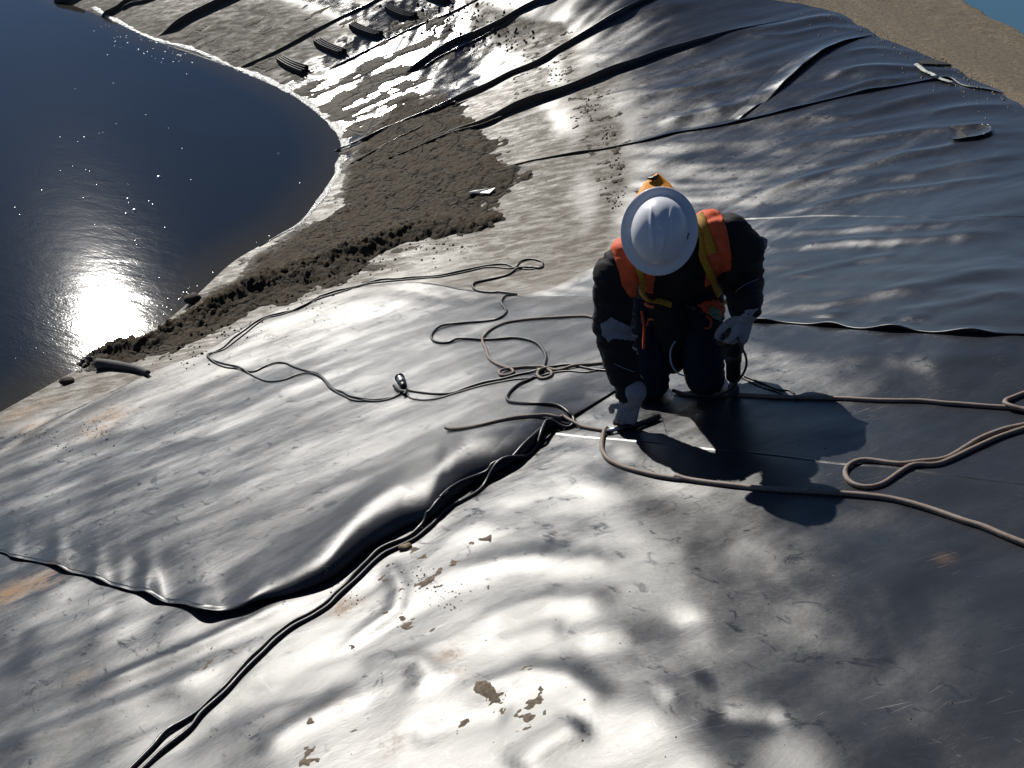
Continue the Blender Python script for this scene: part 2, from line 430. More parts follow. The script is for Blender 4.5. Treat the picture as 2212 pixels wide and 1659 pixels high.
# ------------------------------------------------------------------ ground sheets
def polydist(x, y, p):
    best = np.full(x.shape, 1e9)
    for i in range(len(p) - 1):
        a = p[i]; d = p[i + 1] - a; L = (d * d).sum() + 1e-9
        t = np.clip(((x - a[0]) * d[0] + (y - a[1]) * d[1]) / L, 0, 1)
        best = np.minimum(best, (x - a[0] - t * d[0]) ** 2 + (y - a[1] - t * d[1]) ** 2)
    return np.sqrt(best)
MUDP = [(742, 330), (765, 300), (810, 268), (850, 238), (868, 210), (925, 200), (985, 205), (1010, 228), (1040, 262), (1062, 270), (1085, 290), (1110, 330), (1125, 352), (1168, 370), (1155, 392), (1110, 405), (1082, 430), (1060, 452), (1088, 466), (1080, 488), (1030, 505), (950, 515), (900, 525), (850, 548), (770, 590), (740, 612), (660, 640), (590, 665), (540, 692), (470, 722), (400, 748), (330, 768), (270, 785), (230, 800), (192, 800), (183, 775), (215, 762), (250, 742), (330, 726), (372, 690), (400, 660), (430, 636), (500, 600), (512, 565), (560, 540), (620, 505), (660, 485), (700, 455), (722, 400), (728, 360)]
MW0 = cast(MUDP)[:, :2]; MW0 = np.vstack([MW0, MW0[:1]])
def surf_attrs(o, x, y, z):
    """dirt, sand and gloss by place"""
    pix = project(np.stack([x.ravel(), y.ravel(), z.ravel()], 1))
    zz = zs(x, y).ravel()
    xr, yr = x.ravel(), y.ravel()
    n = fbm(xr * 1.1, yr * 1.1, 61, 4)
    up = sstep(4.6, 6.4, yr + .15 * xr)                      # the bank beyond the patched area
    below = 1 - sstep(-.09, .06, zz - .86 + .13 * n)
    film = below * up
    band = np.exp(-((zz - .9 + .04 * n) / .055) ** 2) * up * 1.
    band2 = np.exp(-((zz - .72 + .05 * n) / .07) ** 2) * up * .9
    low = (1 - sstep(.15, .5, zz + .12 * n)) * up
    left = (1 - sstep(.0, .35, zz + .1 * n)) * (1 - up) * .55
    dirt = np.clip(.82 * film + band + .6 * band2 + .65 * low + left, 0, 1)
    far = sstep(9.5, 11.5, yr - .35 * xr)
    dirt = np.clip(dirt + .75 * film * far, 0, 1)
    # clean glossy belt that catches the sun on the far bank
    belt = np.exp(-((zz - .62 - .05 * n) / .09) ** 2) * sstep(11.0, 13.0, yr - .2 * xr)
    dirt = dirt * (1 - .85 * belt)
    md_ = polydist(xr, yr, MW0); dirt = np.clip(dirt + .9 * np.exp(-(md_ / .22) ** 2) * (.6 + .8 * fbm(xr * 4, yr * 4, 67, 3)), 0, 1)
    sand = np.zeros_like(dirt)
    for c, r_, a_ in SANDY:
        sand = np.maximum(sand, a_ * np.exp(-(((xr - c[0]) ** 2 + (yr - c[1]) ** 2) / (r_ * r_)) ** 1.2))
    wet = np.clip(sum(np.exp(-(((xr - c[0]) / .75) ** 2 + ((yr - c[1]) / .8) ** 2)) for c in WETP), 0, 1) * (.55 + .9 * fbm(xr * 2.2, yr * 3.0, 66, 4) + .35)
    wet = np.clip(wet, 0, 1); dirt = dirt * (1 - .95 * sstep(.25, .5, wet))
    gloss = belt * .8 + .55 * film * (1 - sstep(.3, .6, dirt)) + wet
    attr(o, 'dirt', dirt); attr(o, 'sand', sand); attr(o, 'gloss', np.clip(gloss, 0, 1))
    attr(o, 'haze', np.clip(.42 * (1 - sstep(-1.7, .1, xr + .25 * n)) + .12 * n, 0, 1) * (1 - up) + .22 * up * (1 - sstep(1.0, 1.5, zz)))
WETP = [cast([p])[0] for p in [(720, 285), (770, 240), (800, 200), (840, 180), (880, 225), (760, 170), (900, 30)]]
SANDY = [(cast([p])[0], r_, a_) for p, r_, a_ in [
    (C(4, (640, 1110))[0], .17, 1.0), (C(4, (580, 1200))[0], .12, .8), (C(4, (190, 1150))[0], .10, .6), (C(4, (120, 1070))[0], .12, .7), (C(4, (250, 1010))[0], .10, .5),
    (C(7, (250, 540))[0], .10, .8), (C(7, (60, 620))[0], .12, .9), (C(7, (480, 1110))[0], .04, .3),
    (C(7, (2080, 680))[0], .07, .75), (C(8, (60, 660))[0], .06, .6), (C(8, (680, 990))[0], .05, .6), (C(8, (300, 1510))[0], .06, .5), (C(8, (720, 1100))[0], .04, .6),
    (C(9, (1740, 400))[0], .03, .25), (C(8, (10, 1300))[0], .03, .6)]]

LINER = tag(empty('pond_liner'), kind='structure')
xs = axis([(-30, -6, 1.2, .12), (-6, -3.4, .05, .02), (-3.4, 3.4, .0165, .0165), (3.4, 4.4, .03, .06), (4.4, 30, .3, 3)])
ys = axis([(-14, .8, 1.0, .05), (.8, 6.2, .0165, .017), (6.2, 15, .018, .05), (15, 22, .07, .3), (22, 60, .5, 4)])
GX, GY = np.meshgrid(xs, ys)
ZL = zliner(GX, GY)
over = zs(GX, GY) - zroad(GX, GY)        # >0: on the crest
fa = grid_faces(len(ys), len(xs))
oc = over.ravel()[fa].min(1)
V = np.stack([GX.ravel(), GY.ravel(), ZL.ravel()], 1)
# panels of the liner, split along their welded seams
SEAM_A = C(2, (430, 1180), (1090, 990), (1250, 955), (1400, 930), (1600, 900), (1750, 870), (1900, 840), (2050, 800), (2212, 775)) + C(3, (450, 745), (650, 700), (850, 650), (1050, 600), (1250, 555), (1450, 520), (1650, 485), (1760, 478), (1850, 520), (2000, 545), (2120, 570))
SEAM_W = [(1180, 690), (1400, 690), (1600, 697)] + C(6, (590, 530), (800, 535), (1000, 553), (1200, 568), (1400, 580), (1600, 590), (1800, 600), (2000, 605), (2212, 605), (2600, 640))
SEAM_C = C(5, (1280, 1185), (1500, 1210), (1700, 1225), (1900, 1245)) + C(6, (300, 1280), (700, 1320), (1100, 1370), (1400, 1390), (1700, 1430), (2000, 1470), (2212, 1495), (2600, 1560))
SEAM_D = C(2, (940, 1245), (1050, 1260), (1200, 1290), (1400, 1300), (1740, 1300)) + C(3, (400, 1315), (560, 1310), (800, 1300), (1000, 1290), (1300, 1295), (1600, 1300), (1800, 1310), (1900, 1300), (2212, 1297), (2600, 1310))
FOLD5 = C(2, (0, 905), (200, 820), (400, 730), (580, 665), (760, 590), (900, 530), (1050, 450), (1200, 390), (1350, 300), (1500, 210), (1650, 120), (1800, 40), (1900, -10), (2100, -130))
FOLD2 = C(1, (1400, 420), (1510, 380), (1700, 290), (1900, 180), (2100, 80), (2212, 30), (2300, -20), (2600, -150))
fc = V[fa].mean(1); pf = project(fc)
infront = fc[:, 1] > 1.0
def above(P):
    P = np.array(sorted(P)); yy = np.interp(pf[:, 0], P[:, 0], P[:, 1]); return infront & (pf[:, 1] < yy)
keep = oc < .10
a5, aA, aW, aC, a2 = above(FOLD5 + [(0, 500)]), above(SEAM_A + [(0, 620)]), above(SEAM_W + [(0, 800)]), above(SEAM_C + [(0, 1200), (3000, 1250)]), above(FOLD2 + [(0, 420)])
pid = np.where(a2, 0, np.where(a5, 1, np.where(aA, 2, np.where(aW, 3, np.where(aC, 4, 5)))))
for k in range(6):
    sel = fa[keep & (pid == k)]
    if not len(sel): continue
    u, inv = np.unique(sel, return_inverse=True)
    o = mesh_obj('liner_panel', V[u], inv.reshape(sel.shape), M_LINER, LINER)
    o.location = (0, 0, 0)
    surf_attrs(o, V[u, 0], V[u, 1], V[u, 2])

# crest and land beyond, one sheet
def gravel_material():
    m = NT('gravel_road'); v = m.co()
    n1 = m.noise(v, 22, 8, .75); n2 = m.noise(m.stretch(v, R(8), (3, .5, 1)), 2.2, 4)
    base = m.mix(m.map(n1, .3, .7), (.075, .060, .042), (.27, .215, .150))
    base = m.mix(m.map(n2, .35, .65, 0, .5), base, (.12, .105, .08))
    m.set(Base_Color=base, Roughness=.92, Specular_IOR_Level=.2, Normal=m.bump(n1, 1., .03))
    return m.m
M_GRAVEL = gravel_material()
xg = axis([(-80, -2, 4, .4), (-2, 2.2, .4, .08), (2.2, 5.4, .03, .03), (5.4, 12, .06, .5), (12, 400, 2, 40)])
yg = axis([(-60, 0, 6, .5), (0, 5, .3, .05), (5, 15, .03, .05), (15, 30, .08, 1), (30, 400, 4, 40)])
X2, Y2 = np.meshgrid(xg, yg)
edge = 5.0 + .05 * noise(X2 * 0, Y2 * 2.2, 71) + .025 * noise(X2 * 0, Y2 * 9, 72) + .02 * (Y2 - 10) ** 2 * (Y2 < 10)
Zr = zroad(X2, np.minimum(Y2, 24)) + .03 - 1.3 * np.maximum(X2 - edge, 0)
Zr = Zr + (.03 * noise(X2 * 1.2, Y2 * .5, 73) + .012 * noise(X2 * 5, Y2 * 5, 74) + .006 * noise(X2 * 17, Y2 * 17, 75))
Zr = np.maximum(Zr, -1.2)
drop = np.minimum(0, zs(X2, Y2) - zroad(X2, Y2) - .06)     # stays under the liner on the pond side
Zg = np.where(zs(X2, Y2) < zroad(X2, Y2) + .25, np.minimum(Zr, zbase(X2, Y2) - .07 + np.clip(.09 + drop * .8, -.25, .10)), Zr)
g = mesh_obj('ground', np.stack([X2.ravel(), Y2.ravel(), Zg.ravel()], 1), grid_faces(len(yg), len(xg)), M_GRAVEL)
tag(g, kind='structure')

# water of the pond
xw = axis([(-60, -9, 6, .4), (-9, -1.0, .12, .12), (-1.0, 1.0, .5, .5)]); yw = axis([(-2, 5, .5, .1), (5, 18, .12, .12), (18, 60, .3, 6)])
X3, Y3 = np.meshgrid(xw, yw)
dep = -zs(X3, Y3)
f3 = grid_faces(len(yw), len(xw)); f3 = f3[dep.ravel()[f3].max(1) > -.12]
wv = mesh_obj('pond_water', np.stack([X3.ravel(), Y3.ravel(), X3.ravel() * 0], 1), f3, M_WATER)
attr(wv, 'depth', dep); tag(wv, kind='structure')
X4, Y4 = np.meshgrid(axis([(5.4, 300, 1, 30)]), axis([(0, 300, 2, 30)]))
wf = mesh_obj('far_pond_water', np.stack([X4.ravel(), Y4.ravel(), X4.ravel() * 0 + .35], 1), grid_faces(*X4.shape), M_WATER2)
attr(wf, 'depth', X4 * 0 + 1); tag(wf, kind='structure')

# ------------------------------------------------------------------ the loose sheet laid over the bank
TOPE = [(-260, 1085), (-150, 1030), (0, 965), (120, 905), (240, 848), (310, 812), (380, 785), (430, 768), (520, 712), (600, 670), (700, 642), (780, 622), (868, 611), (911, 611), (958, 618), (1004, 627), (1083, 636), (1138, 643), (1192, 643.5), (1264, 643), (1340, 650), (1450, 672), (1560, 696)]
BOTE = [(-260, 1130), (-150, 1160)] + C(7, (0, 370), (70, 405), (200, 425), (300, 450), (400, 490), (500, 510), (600, 548), (720, 588), (850, 622), (950, 668), (1100, 698), (1200, 748), (1300, 755), (1450, 728), (1600, 668), (1800, 612), (2000, 530)) + C(8, (200, 360), (400, 235), (580, 165), (680, 80)) + C(5, (830, 1510), (1000, 1420), (1100, 1360), (1180, 1290), (1240, 1215), (1285, 1180), (1440, 1095), (1670, 950)) + [(1400, 803), (1480, 750), (1560, 704)]
us = np.linspace(-260, 1560, 620)
def edge_curve(P):
    P = np.array(P, float); Q = resample(P, 900); return np.stack([us, np.interp(us, Q[:, 0], Q[:, 1])], 1)
TW, BW = cast(edge_curve(TOPE), zliner), cast(edge_curve(BOTE), zliner)
nv = 190
tv = np.linspace(0, 1, nv) ** 1.9
SX = BW[None, :, 0] + (TW - BW)[None, :, 0] * tv[:, None]
SY = BW[None, :, 1] + (TW - BW)[None, :, 1] * tv[:, None]
dB = polydist(SX, SY, BW[::5, :2]); dT = polydist(SX, SY, TW[::5, :2])
U = np.broadcast_to(us, SX.shape)
amp = .098 * sstep(440, 800, U) * (1 - sstep(1080, 1275, U))
d0 = .03 + .14 * sstep(500, 850, U)
q = np.clip(dB / d0, 0, 1)
bul = amp * np.where(dB < d0, np.sqrt(np.maximum(1 - (1 - q) ** 2, 0)), np.exp(-((dB - d0) / .20) ** 2))
kr = np.exp(-.5 * (np.arange(-40, 41) / 24.) ** 2); kr /= kr.sum()
bul = np.stack([np.convolve(np.pad(b_r, 40, 'edge'), kr, 'valid') for b_r in bul], 0)
lift = sum(h_ * np.exp(-((U - c_) / s_) ** 2) for c_, s_, h_ in [(128, 18, .022), (212, 18, .016), (324, 22, .028), (440, 42, .034), (540, 50, .022), (30, 20, .008), (265, 14, .004), (1180, 60, .012), (700, 60, .006)])
lift = (lift + .004) * np.exp(-dB / .10)
fadeE = sstep(0, .35, np.minimum(dB, dT))
a_ = SX * .80 + SY * .60; b_ = -SX * .60 + SY * .80
a_ = a_ + .3 * noise(SX * 1.1, SY * 1.1, 91); b_ = b_ + .12 * noise(SX * 1.4, SY * 1.4, 92)
own = .009 * noise(a_ * .7, b_ * 1.7, 93) + .0022 * noise(a_ * 1.4, b_ * 4.0, 94) + .0007 * noise(a_ * 4, b_ * 8, 95) + .0035 * noise(SX * 3, SY * 3, 96)
SZ = zbase(SX, SY) + .25 * wrinkle(SX, SY)
low = zliner(SX, SY)
SZ = np.maximum(SZ + own * fadeE + .018 * fadeE, low + .004) + .003 + bul + lift
# let it sink to the ground along its upper edge
SZ = SZ * sstep(0, .06, dT) + (low + .003 + lift) * (1 - sstep(0, .06, dT)) if False else SZ
tgx, tgy = SX[1] - SX[0], SY[1] - SY[0]; tl = np.hypot(tgx, tgy) + 1e-9; tgx /= tl; tgy /= tl
r1 = np.stack([SX[0], SY[0], SZ[0] - .0035], 1)
r0 = np.stack([SX[0] + tgx * .03, SY[0] + tgy * .03, SZ[0] - .006], 1)
rt = np.stack([SX[-1], SY[-1], SZ[-1] - .008], 1)
VS = np.concatenate([r0[None], r1[None], np.stack([SX, SY, SZ], 2), rt[None]], 0)
sheet = mesh_obj('liner_sheet', VS.reshape(-1, 3), grid_faces(VS.shape[0], VS.shape[1]), M_LINER)
VSf = VS.reshape(-1, 3)
nd = np.zeros(len(VSf))
xr, yr = VSf[:, 0], VSf[:, 1]
nT = polydist(xr, yr, TW[::5, :2])
edgeD = np.exp(-(nT / .22) ** 2) * .35 * (.4 + .6 * (noise(xr * 3, yr * 3, 97) > -.1))
lowleft = (1 - sstep(.35, .8, zs(xr, yr))) * .25
attr(sheet, 'dirt', np.clip(edgeD + lowleft, 0, 1))
sn = np.zeros(len(xr))
for c, r_, s_ in SANDY:
    sn = np.maximum(sn, s_ * np.exp(-(((xr - c[0]) ** 2 + (yr - c[1]) ** 2) / (r_ * r_)) ** 1.2))
attr(sheet, 'sand', sn); attr(sheet, 'gloss', nd + .05)
attr(sheet, 'haze', np.clip(.62 + .2 * fbm(xr * 1.3, yr * 1.3, 98, 3) - .12 * np.exp(-(polydist(xr, yr, BW[::5, :2]) / .16) ** 2), 0, 1))
tag(sheet, 'large loose shiny black sheet with a rolled bulge along its lower edge, crossed by cables', 'plastic sheet')

# ------------------------------------------------------------------ folds and welded laps
def ribbon_sheet(name, P, prof, amp_fn, parent=LINER, step=.03, fn=zliner, minz=None):
    """sweep a cross profile (across, height) along a ground path; + is to the right of the path"""
    W_ = resample(cast(resample(np.array(P, float), step=6), fn)[:, :2], step=step)
    n = len(W_); t = np.gradient(W_, axis=0); t /= np.linalg.norm(t, axis=1)[:, None] + 1e-9
    k = 9; ker = np.ones(k) / k
    tt = np.stack([np.convolve(np.pad(t[:, i], k // 2, 'edge'), ker, 'valid') for i in (0, 1)], 1)
    tt /= np.linalg.norm(tt, axis=1)[:, None]
    nrm = np.stack([tt[:, 1], -tt[:, 0]], 1)
    s = np.r_[0, np.cumsum(np.linalg.norm(np.diff(W_, axis=0), axis=1))]
    wf_, hf = amp_fn(s, s / s[-1])
    out = []
    for a, h, keep_ in prof:
        X = W_[:, 0] + nrm[:, 0] * a * wf_; Y = W_[:, 1] + nrm[:, 1] * a * wf_
        Z = fn(X, Y) + h * hf + keep_
        out.append(np.stack([X, Y, Z], 1))
    V_ = np.stack(out, 1)
    o = mesh_obj(name, V_.reshape(-1, 3), grid_faces(n, len(prof)), M_LINER, parent)
    VV = V_.reshape(-1, 3); surf_attrs(o, VV[:, 0], VV[:, 1], VV[:, 2])
    return o
FOLDP = [(-2.6, 0, -.004), (-1.8, .05, -.001), (-1.2, .22, 0), (-.75, .5, 0), (-.35, .82, 0), (0, .98, 0), (.25, 1., 0), (.48, .88, 0), (.6, .62, 0), (.6, .32, 0), (.5, .08, 0), (.45, -.1, -.006)]
def fold(P, wd, ht, seed=0, tin=.1, tout=.1):
    def f(s, t):
        e = sstep(0, tin, t) * (1 - sstep(1 - tout, 1, t)); n_ = 1 + .22 * noise(s * 1.6, s * 0 + seed, seed)
        return wd * (.45 + .55 * e) * n_, ht * e * n_
    return ribbon_sheet('fold', P, FOLDP, f)
LAPP = [(-9, 0, -.003), (-5.5, .06, 0.0), (-3, .3, .0005), (-1.4, .62, .001), (-.5, .88, .001), (0, 1, .001), (.15, 1, -.0015), (0, .85, -.004), (-.9, .4, -.006)]
def lap(P, wd, ht, waves=(), seed=0, step=.012, tin=.03, tout=.03):
    def f(s, t):
        e = sstep(0, tin, t) * (1 - sstep(1 - tout, 1, t))
        h = ht * (1 + .35 * noise(s * 3, s * 0 + seed, seed))
        for a, b, c in waves: h = h + c * np.exp(-((t - a) / b) ** 2)
        return wd * (1 + 0 * s), h * e
    return ribbon_sheet('seam_lap', P, LAPP, f, step=step)
fold(C(1, (935, 225), (1000, 190), (1130, 110), (1250, 50), (1360, 0), (1480, -60)), .045, .08, 3, .25, .05)
fold(C(1, (320, 34), (360, 20), (410, -5), (500, -50)), .06, .11, 4)
fold(C(1, (598, 108), (700, 55), (760, 15), (860, -4), (960, -50)), .05, .07, 5)
fold(C(1, (720, 62), (790, 25), (860, 12), (950, -20)), .035, .04, 6)
fold(C(1, (1400, 420), (1510, 380), (1700, 290), (1900, 180), (2100, 80), (2212, 30), (2300, -20), (2400, -60)), .020, .026, 7)
fold(C(2, (-60, 430), (0, 400), (180, 310), (400, 200), (560, 130), (680, 85), (870, -10), (960, -50)), .016, .018, 8)
fold(C(2, (400, 460), (430, 440), (560, 350), (700, 260), (860, 200), (1000, 130), (1100, 70), (1200, 20), (1290, -20), (1400, -80)), .036, .055, 9)
fold(C(2, (500, 430), (620, 350), (760, 285), (880, 225), (1010, 150), (1130, 70)), .018, .022, 10)
fold(C(2, (-20, 912), (0, 905), (200, 820), (400, 730), (580, 665), (760, 590), (900, 530), (1050, 450), (1200, 390), (1350, 300), (1500, 210), (1650, 120), (1800, 40), (1900, -10), (2100, -130)), .032, .058, 11, .35, .1)
fold(C(2, (70, 995), (160, 945), (360, 840), (570, 735), (700, 650), (820, 590)), .012, .018, 12)
fold(C(2, (240, 980), (480, 890), (700, 800), (900, 740), (1050, 670), (1200, 610), (1350, 560), (1500, 500), (1650, 440), (1800, 390), (1950, 330), (2080, 290)) + C(3, (290, 245), (450, 190), (600, 155), (760, 120), (860, 110)), .042, .080, 13, .35, .45)
lap(C(3, (655, 625), (720, 560), (820, 470), (900, 400), (1000, 325), (1130, 262), (1260, 222), (1350, 208)), .030, .045, [], 14, .02, .25, .3)
lap(C(3, (485, 735), (540, 690), (600, 645), (650, 612)), .018, .014, [], 15, .02, .3, .3)
lap(SEAM_A, .014, .014, [(.30, .02, .008), (.42, .03, .008), (.63, .02, .010), (.75, .02, .010), (.86, .02, .01), (.55, .015, .008)], 21)
nw = [(i / 9.0 + .03 * math.sin(i * 3), .030, .030) for i in range(3, 9)]
lap(SEAM_W, .015, .006, [(.36, .03, .016), (.50, .03, .022), (.63, .03, .026), (.74, .03, .030), (.85, .03, .028), (.95, .02, .028)], 22)
lap(SEAM_C[::-1], .0022, .0012, [], 23)
lap(SEAM_D[::-1], .004, .0015, [], 24)

# ------------------------------------------------------------------ mud
def poly_sd(x, y, poly):
    """signed distance, positive inside"""
    p = np.asarray(poly); d = polydist(x, y, np.vstack([p, p[:1]]))
    ins = np.zeros(x.shape, bool); j = len(p) - 1
    for i in range(len(p)):
        c = ((p[i, 1] > y) != (p[j, 1] > y)) & (x < (p[j, 0] - p[i, 0]) * (y - p[i, 1]) / (p[j, 1] - p[i, 1] + 1e-12) + p[i, 0])
        ins ^= c; j = i
    return np.where(ins, d, -d)
MW = cast(MUDP)[:, :2]
RIDGE = resample(cast([(1075, 478), (980, 492), (880, 505), (760, 550), (650, 592), (550, 628), (430, 690), (310, 742), (205, 778)])[:, :2], step=.15)
mx = axis([(MW[:, 0].min() - .2, MW[:, 0].max() + .2, .016, .016)]); my = axis([(MW[:, 1].min() - .2, MW[:, 1].max() + .2, .018, .026)])
MX, MY = np.meshgrid(mx, my)
sdm = poly_sd(MX, MY, MW)
sdm = sdm + .15 * fbm(MX * 2.6, MY * 2.6, 101, 5, .6) + .02 * fbm(MX * 14, MY * 14, 102, 2)
rd = polydist(MX, MY, RIDGE)
berm = np.exp(-(rd / .17) ** 2) * (.25 + .75 * sstep(.1, 1.5, np.hypot(MX - RIDGE[0, 0], MY - RIDGE[0, 1])))
lump = fbm(MX * 5, MY * 5, 103, 2, .5) + .7 * fbm(MX * 24, MY * 24, 107, 3, .7)
ridged = 1 - np.abs(fbm(MX * 9, MY * 9, 104, 4, .6)) * 1.6
hm = -.02 + .022 * sstep(-.04, .10, sdm) + .028 * sstep(.05, .35, sdm) + .010 * lump * sstep(0, .2, sdm) + .010 * ridged * sstep(0, .15, sdm)
hm = hm + berm * sstep(-.05, .14, sdm) * (.075 + .022 * lump + .016 * ridged)
hm = np.where(sdm < -.05, -.05, hm)
fm = grid_faces(len(my), len(mx)); fm = fm[hm.ravel()[fm].max(1) > -.012]
VM = np.stack([MX.ravel(), MY.ravel(), (zliner(MX, MY) + hm).ravel()], 1)
u, inv = np.unique(fm, return_inverse=True)
mud = mesh_obj('mud', VM[u], inv.reshape(fm.shape), M_MUD)
wetv = (1 - sstep(.02, .12, VM[u, 2])) * .9
attr(mud, 'wet', np.clip(wetv, 0, 1)); tag(mud, kind='stuff')
mud['label'] = 'bank of cracked dark mud lying between the pond water and the black liner'

# white strip along the water's edge, painting the glint of the wet rim
GLINTP = resample(np.array([(200, 22), (250, 47), (330, 85), (420, 113), (500, 145), (560, 168), (620, 196), (660, 220), (700, 252), (722, 275), (735, 292), (742, 312), (741, 335), (728, 355), (728, 375), (712, 400), (700, 420), (680, 445), (660, 470), (640, 488), (600, 510), (560, 535)], float), step=3)
FW = resample(at_z(GLINTP, 0.)[:, :2], step=.03)
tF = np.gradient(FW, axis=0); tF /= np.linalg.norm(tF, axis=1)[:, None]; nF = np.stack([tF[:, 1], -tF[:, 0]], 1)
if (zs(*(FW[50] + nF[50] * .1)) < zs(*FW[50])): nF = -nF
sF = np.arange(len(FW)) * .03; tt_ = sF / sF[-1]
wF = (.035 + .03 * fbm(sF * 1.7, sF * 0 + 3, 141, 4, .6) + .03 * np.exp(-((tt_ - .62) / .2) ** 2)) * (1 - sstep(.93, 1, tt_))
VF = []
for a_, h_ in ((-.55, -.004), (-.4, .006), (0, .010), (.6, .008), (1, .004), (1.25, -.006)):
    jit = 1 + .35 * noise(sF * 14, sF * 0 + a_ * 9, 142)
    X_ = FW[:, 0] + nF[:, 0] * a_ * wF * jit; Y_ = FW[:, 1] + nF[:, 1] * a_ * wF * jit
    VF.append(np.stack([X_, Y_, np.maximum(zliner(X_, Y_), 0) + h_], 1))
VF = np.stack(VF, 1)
def rim_glint_material():
    m = NT('wet_rim_glint'); v = m.co()
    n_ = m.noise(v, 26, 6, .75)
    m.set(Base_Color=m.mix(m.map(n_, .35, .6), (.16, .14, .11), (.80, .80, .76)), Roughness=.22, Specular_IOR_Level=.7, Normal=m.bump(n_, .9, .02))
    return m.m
fo = mesh_obj('rim_glint', VF.reshape(-1, 3), grid_faces(*VF.shape[:2]), rim_glint_material()); tag(fo, 'thin rim along the pond edge, painted white for the glint of the wet shore', None, None, 'stuff')

zmud = lambda x, y: zliner(x, y) + .030
def ridge(P, wd, ht, seed):
    def f(s_, t):
        e = sstep(0, .1, t) * (1 - sstep(.9, 1, t)) * (.6 + .5 * noise(s_ * 2.3, s_ * 0 + seed, seed)); return wd * (.5 + .5 * e), ht * e
    return ribbon_sheet('fold', P, FOLDP, f, fn=zmud)
ridge(C(2, (-15, 910), (60, 880), (200, 820), (400, 730), (580, 665), (720, 606)), .022, .035, 31)
ridge(C(2, (70, 995), (160, 945), (360, 840), (480, 780), (570, 735)), .012, .022, 32)
ridge(C(2, (240, 980), (480, 890), (700, 800), (900, 740), (1000, 695)), .018, .030, 33)

# thin mud clods on the wet shining liner, several places
def clods(name, P, thr, ht, sc, seed, step=.022, label=None, mat=None, aniso=(1, 1), rot=0., mrg=(-.1, .25)):
    Wp = cast(P)[:, :2]
    x_ = np.arange(Wp[:, 0].min() - .1, Wp[:, 0].max() + .1, step); y_ = np.arange(Wp[:, 1].min() - .1, Wp[:, 1].max() + .1, step)
    X, Y = np.meshgrid(x_, y_); sd_ = poly_sd(X, Y, Wp)
    cr, sr = math.cos(rot), math.sin(rot); XR = (X * cr + Y * sr) * aniso[0]; YR = (-X * sr + Y * cr) * aniso[1]
    n_ = fbm(XR * sc, YR * sc, seed, 5, .6) - thr - .5 * (1 - sstep(*mrg, sd_))
    h = np.clip(n_, -.3, .5) * ht * 2 - .002
    f_ = grid_faces(len(y_), len(x_)); f_ = f_[(h.ravel()[f_].max(1) > -.003)]
    V_ = np.stack([X.ravel(), Y.ravel(), (zliner(X, Y) + h).ravel()], 1)
    u, inv = np.unique(f_, return_inverse=True)
    o = mesh_obj(name, V_[u], inv.reshape(f_.shape), mat or M_MUD)
    attr(o, 'wet', np.zeros(len(u)) + .25); tag(o, label, None, None, 'stuff'); return o
clods('mud_clods', [(640, 225), (700, 190), (790, 130), (890, 140), (960, 190), (900, 245), (790, 315), (740, 320), (720, 262)], -.30, .016, 2.6, 111, label='streaks of mud over the glossy wet liner beside the water', aniso=(.55, 1.5), rot=R(12))
clods('mud_clods', [(830, 60), (880, 20), (980, -10), (1050, 0), (1020, 40), (930, 62), (880, 78)], .0, .02, 3.5, 112, label='broken mud lumps around the topmost ladder rungs')
clods('mud_clods', [(990, 30), (1130, 35), (1140, 60), (1080, 75), (1010, 70)], .12, .012, 4.5, 113)
clods('mud_clods', [(560, 640), (700, 585), (850, 540), (1000, 510), (1040, 525), (960, 560), (820, 590), (740, 618), (640, 650)], .12, .006, 4, 114, step=.018, aniso=(.6, 1.4), rot=R(-30))
clods('mud_clods', [(330, 90), (560, 180), (700, 250), (740, 160), (560, 90), (420, 60)], -.02, .010, 3.6, 115, step=.03, aniso=(.5, 1.5), rot=R(10))
for i, (P_, s_) in enumerate([([(896, 44), (960, 60), (1040, 80), (1075, 103), (1060, 110), (1000, 80), (900, 55)], 121), ([(1125, 115), (1170, 135), (1230, 175), (1228, 192), (1180, 155), (1130, 128)], 122),
                      ([(1248, 205), (1275, 235), (1310, 295), (1345, 310), (1300, 312), (1262, 250)], 123), ([(1322, 325), (1335, 330), (1332, 420), (1318, 420)], 124)]):
    clods('mud_line', P_, -.05, .010, 9, s_, step=.012)

M_CLAY = plain('dried_clay', (.125, .098, .074), .9, .2, var=.5, scale=90)
clods('dried_mud', C(8, (330, 480), (380, 420), (470, 450), (560, 500), (560, 560), (660, 550), (640, 580), (560, 600), (640, 640), (730, 615), (740, 710), (610, 700), (520, 620), (430, 560), (400, 500)), -.02, .006, 9, 131, step=.006, label='crusts of dried brown mud on the liner beside the twin cables', mat=M_CLAY)
clods('dried_mud', C(8, (955, 1235), (1010, 1255), (1045, 1310), (990, 1315), (960, 1265)), -.4, .003, 9, 132, step=.006, mat=M_CLAY, mrg=(-.01, .05))
clods('dried_mud', C(7, (1650, 1510), (1800, 1490), (1890, 1400), (1960, 1380), (1880, 1450), (1820, 1520), (1850, 1600), (1720, 1560)), .05, .004, 10, 133, step=.006, mat=M_CLAY, mrg=(-.01, .05))
clods('dried_mud', C(7, (1190, 990), (1400, 950), (1440, 1010), (1330, 1060), (1200, 1070)), .22, .004, 14, 134, step=.006, mat=M_CLAY, mrg=(-.01, .05))
clods('dried_mud', C(7, (1880, 580), (2060, 540), (2100, 620), (2080, 700), (1950, 640)), .28, .004, 14, 135, step=.006, mat=M_CLAY, mrg=(-.01, .05))

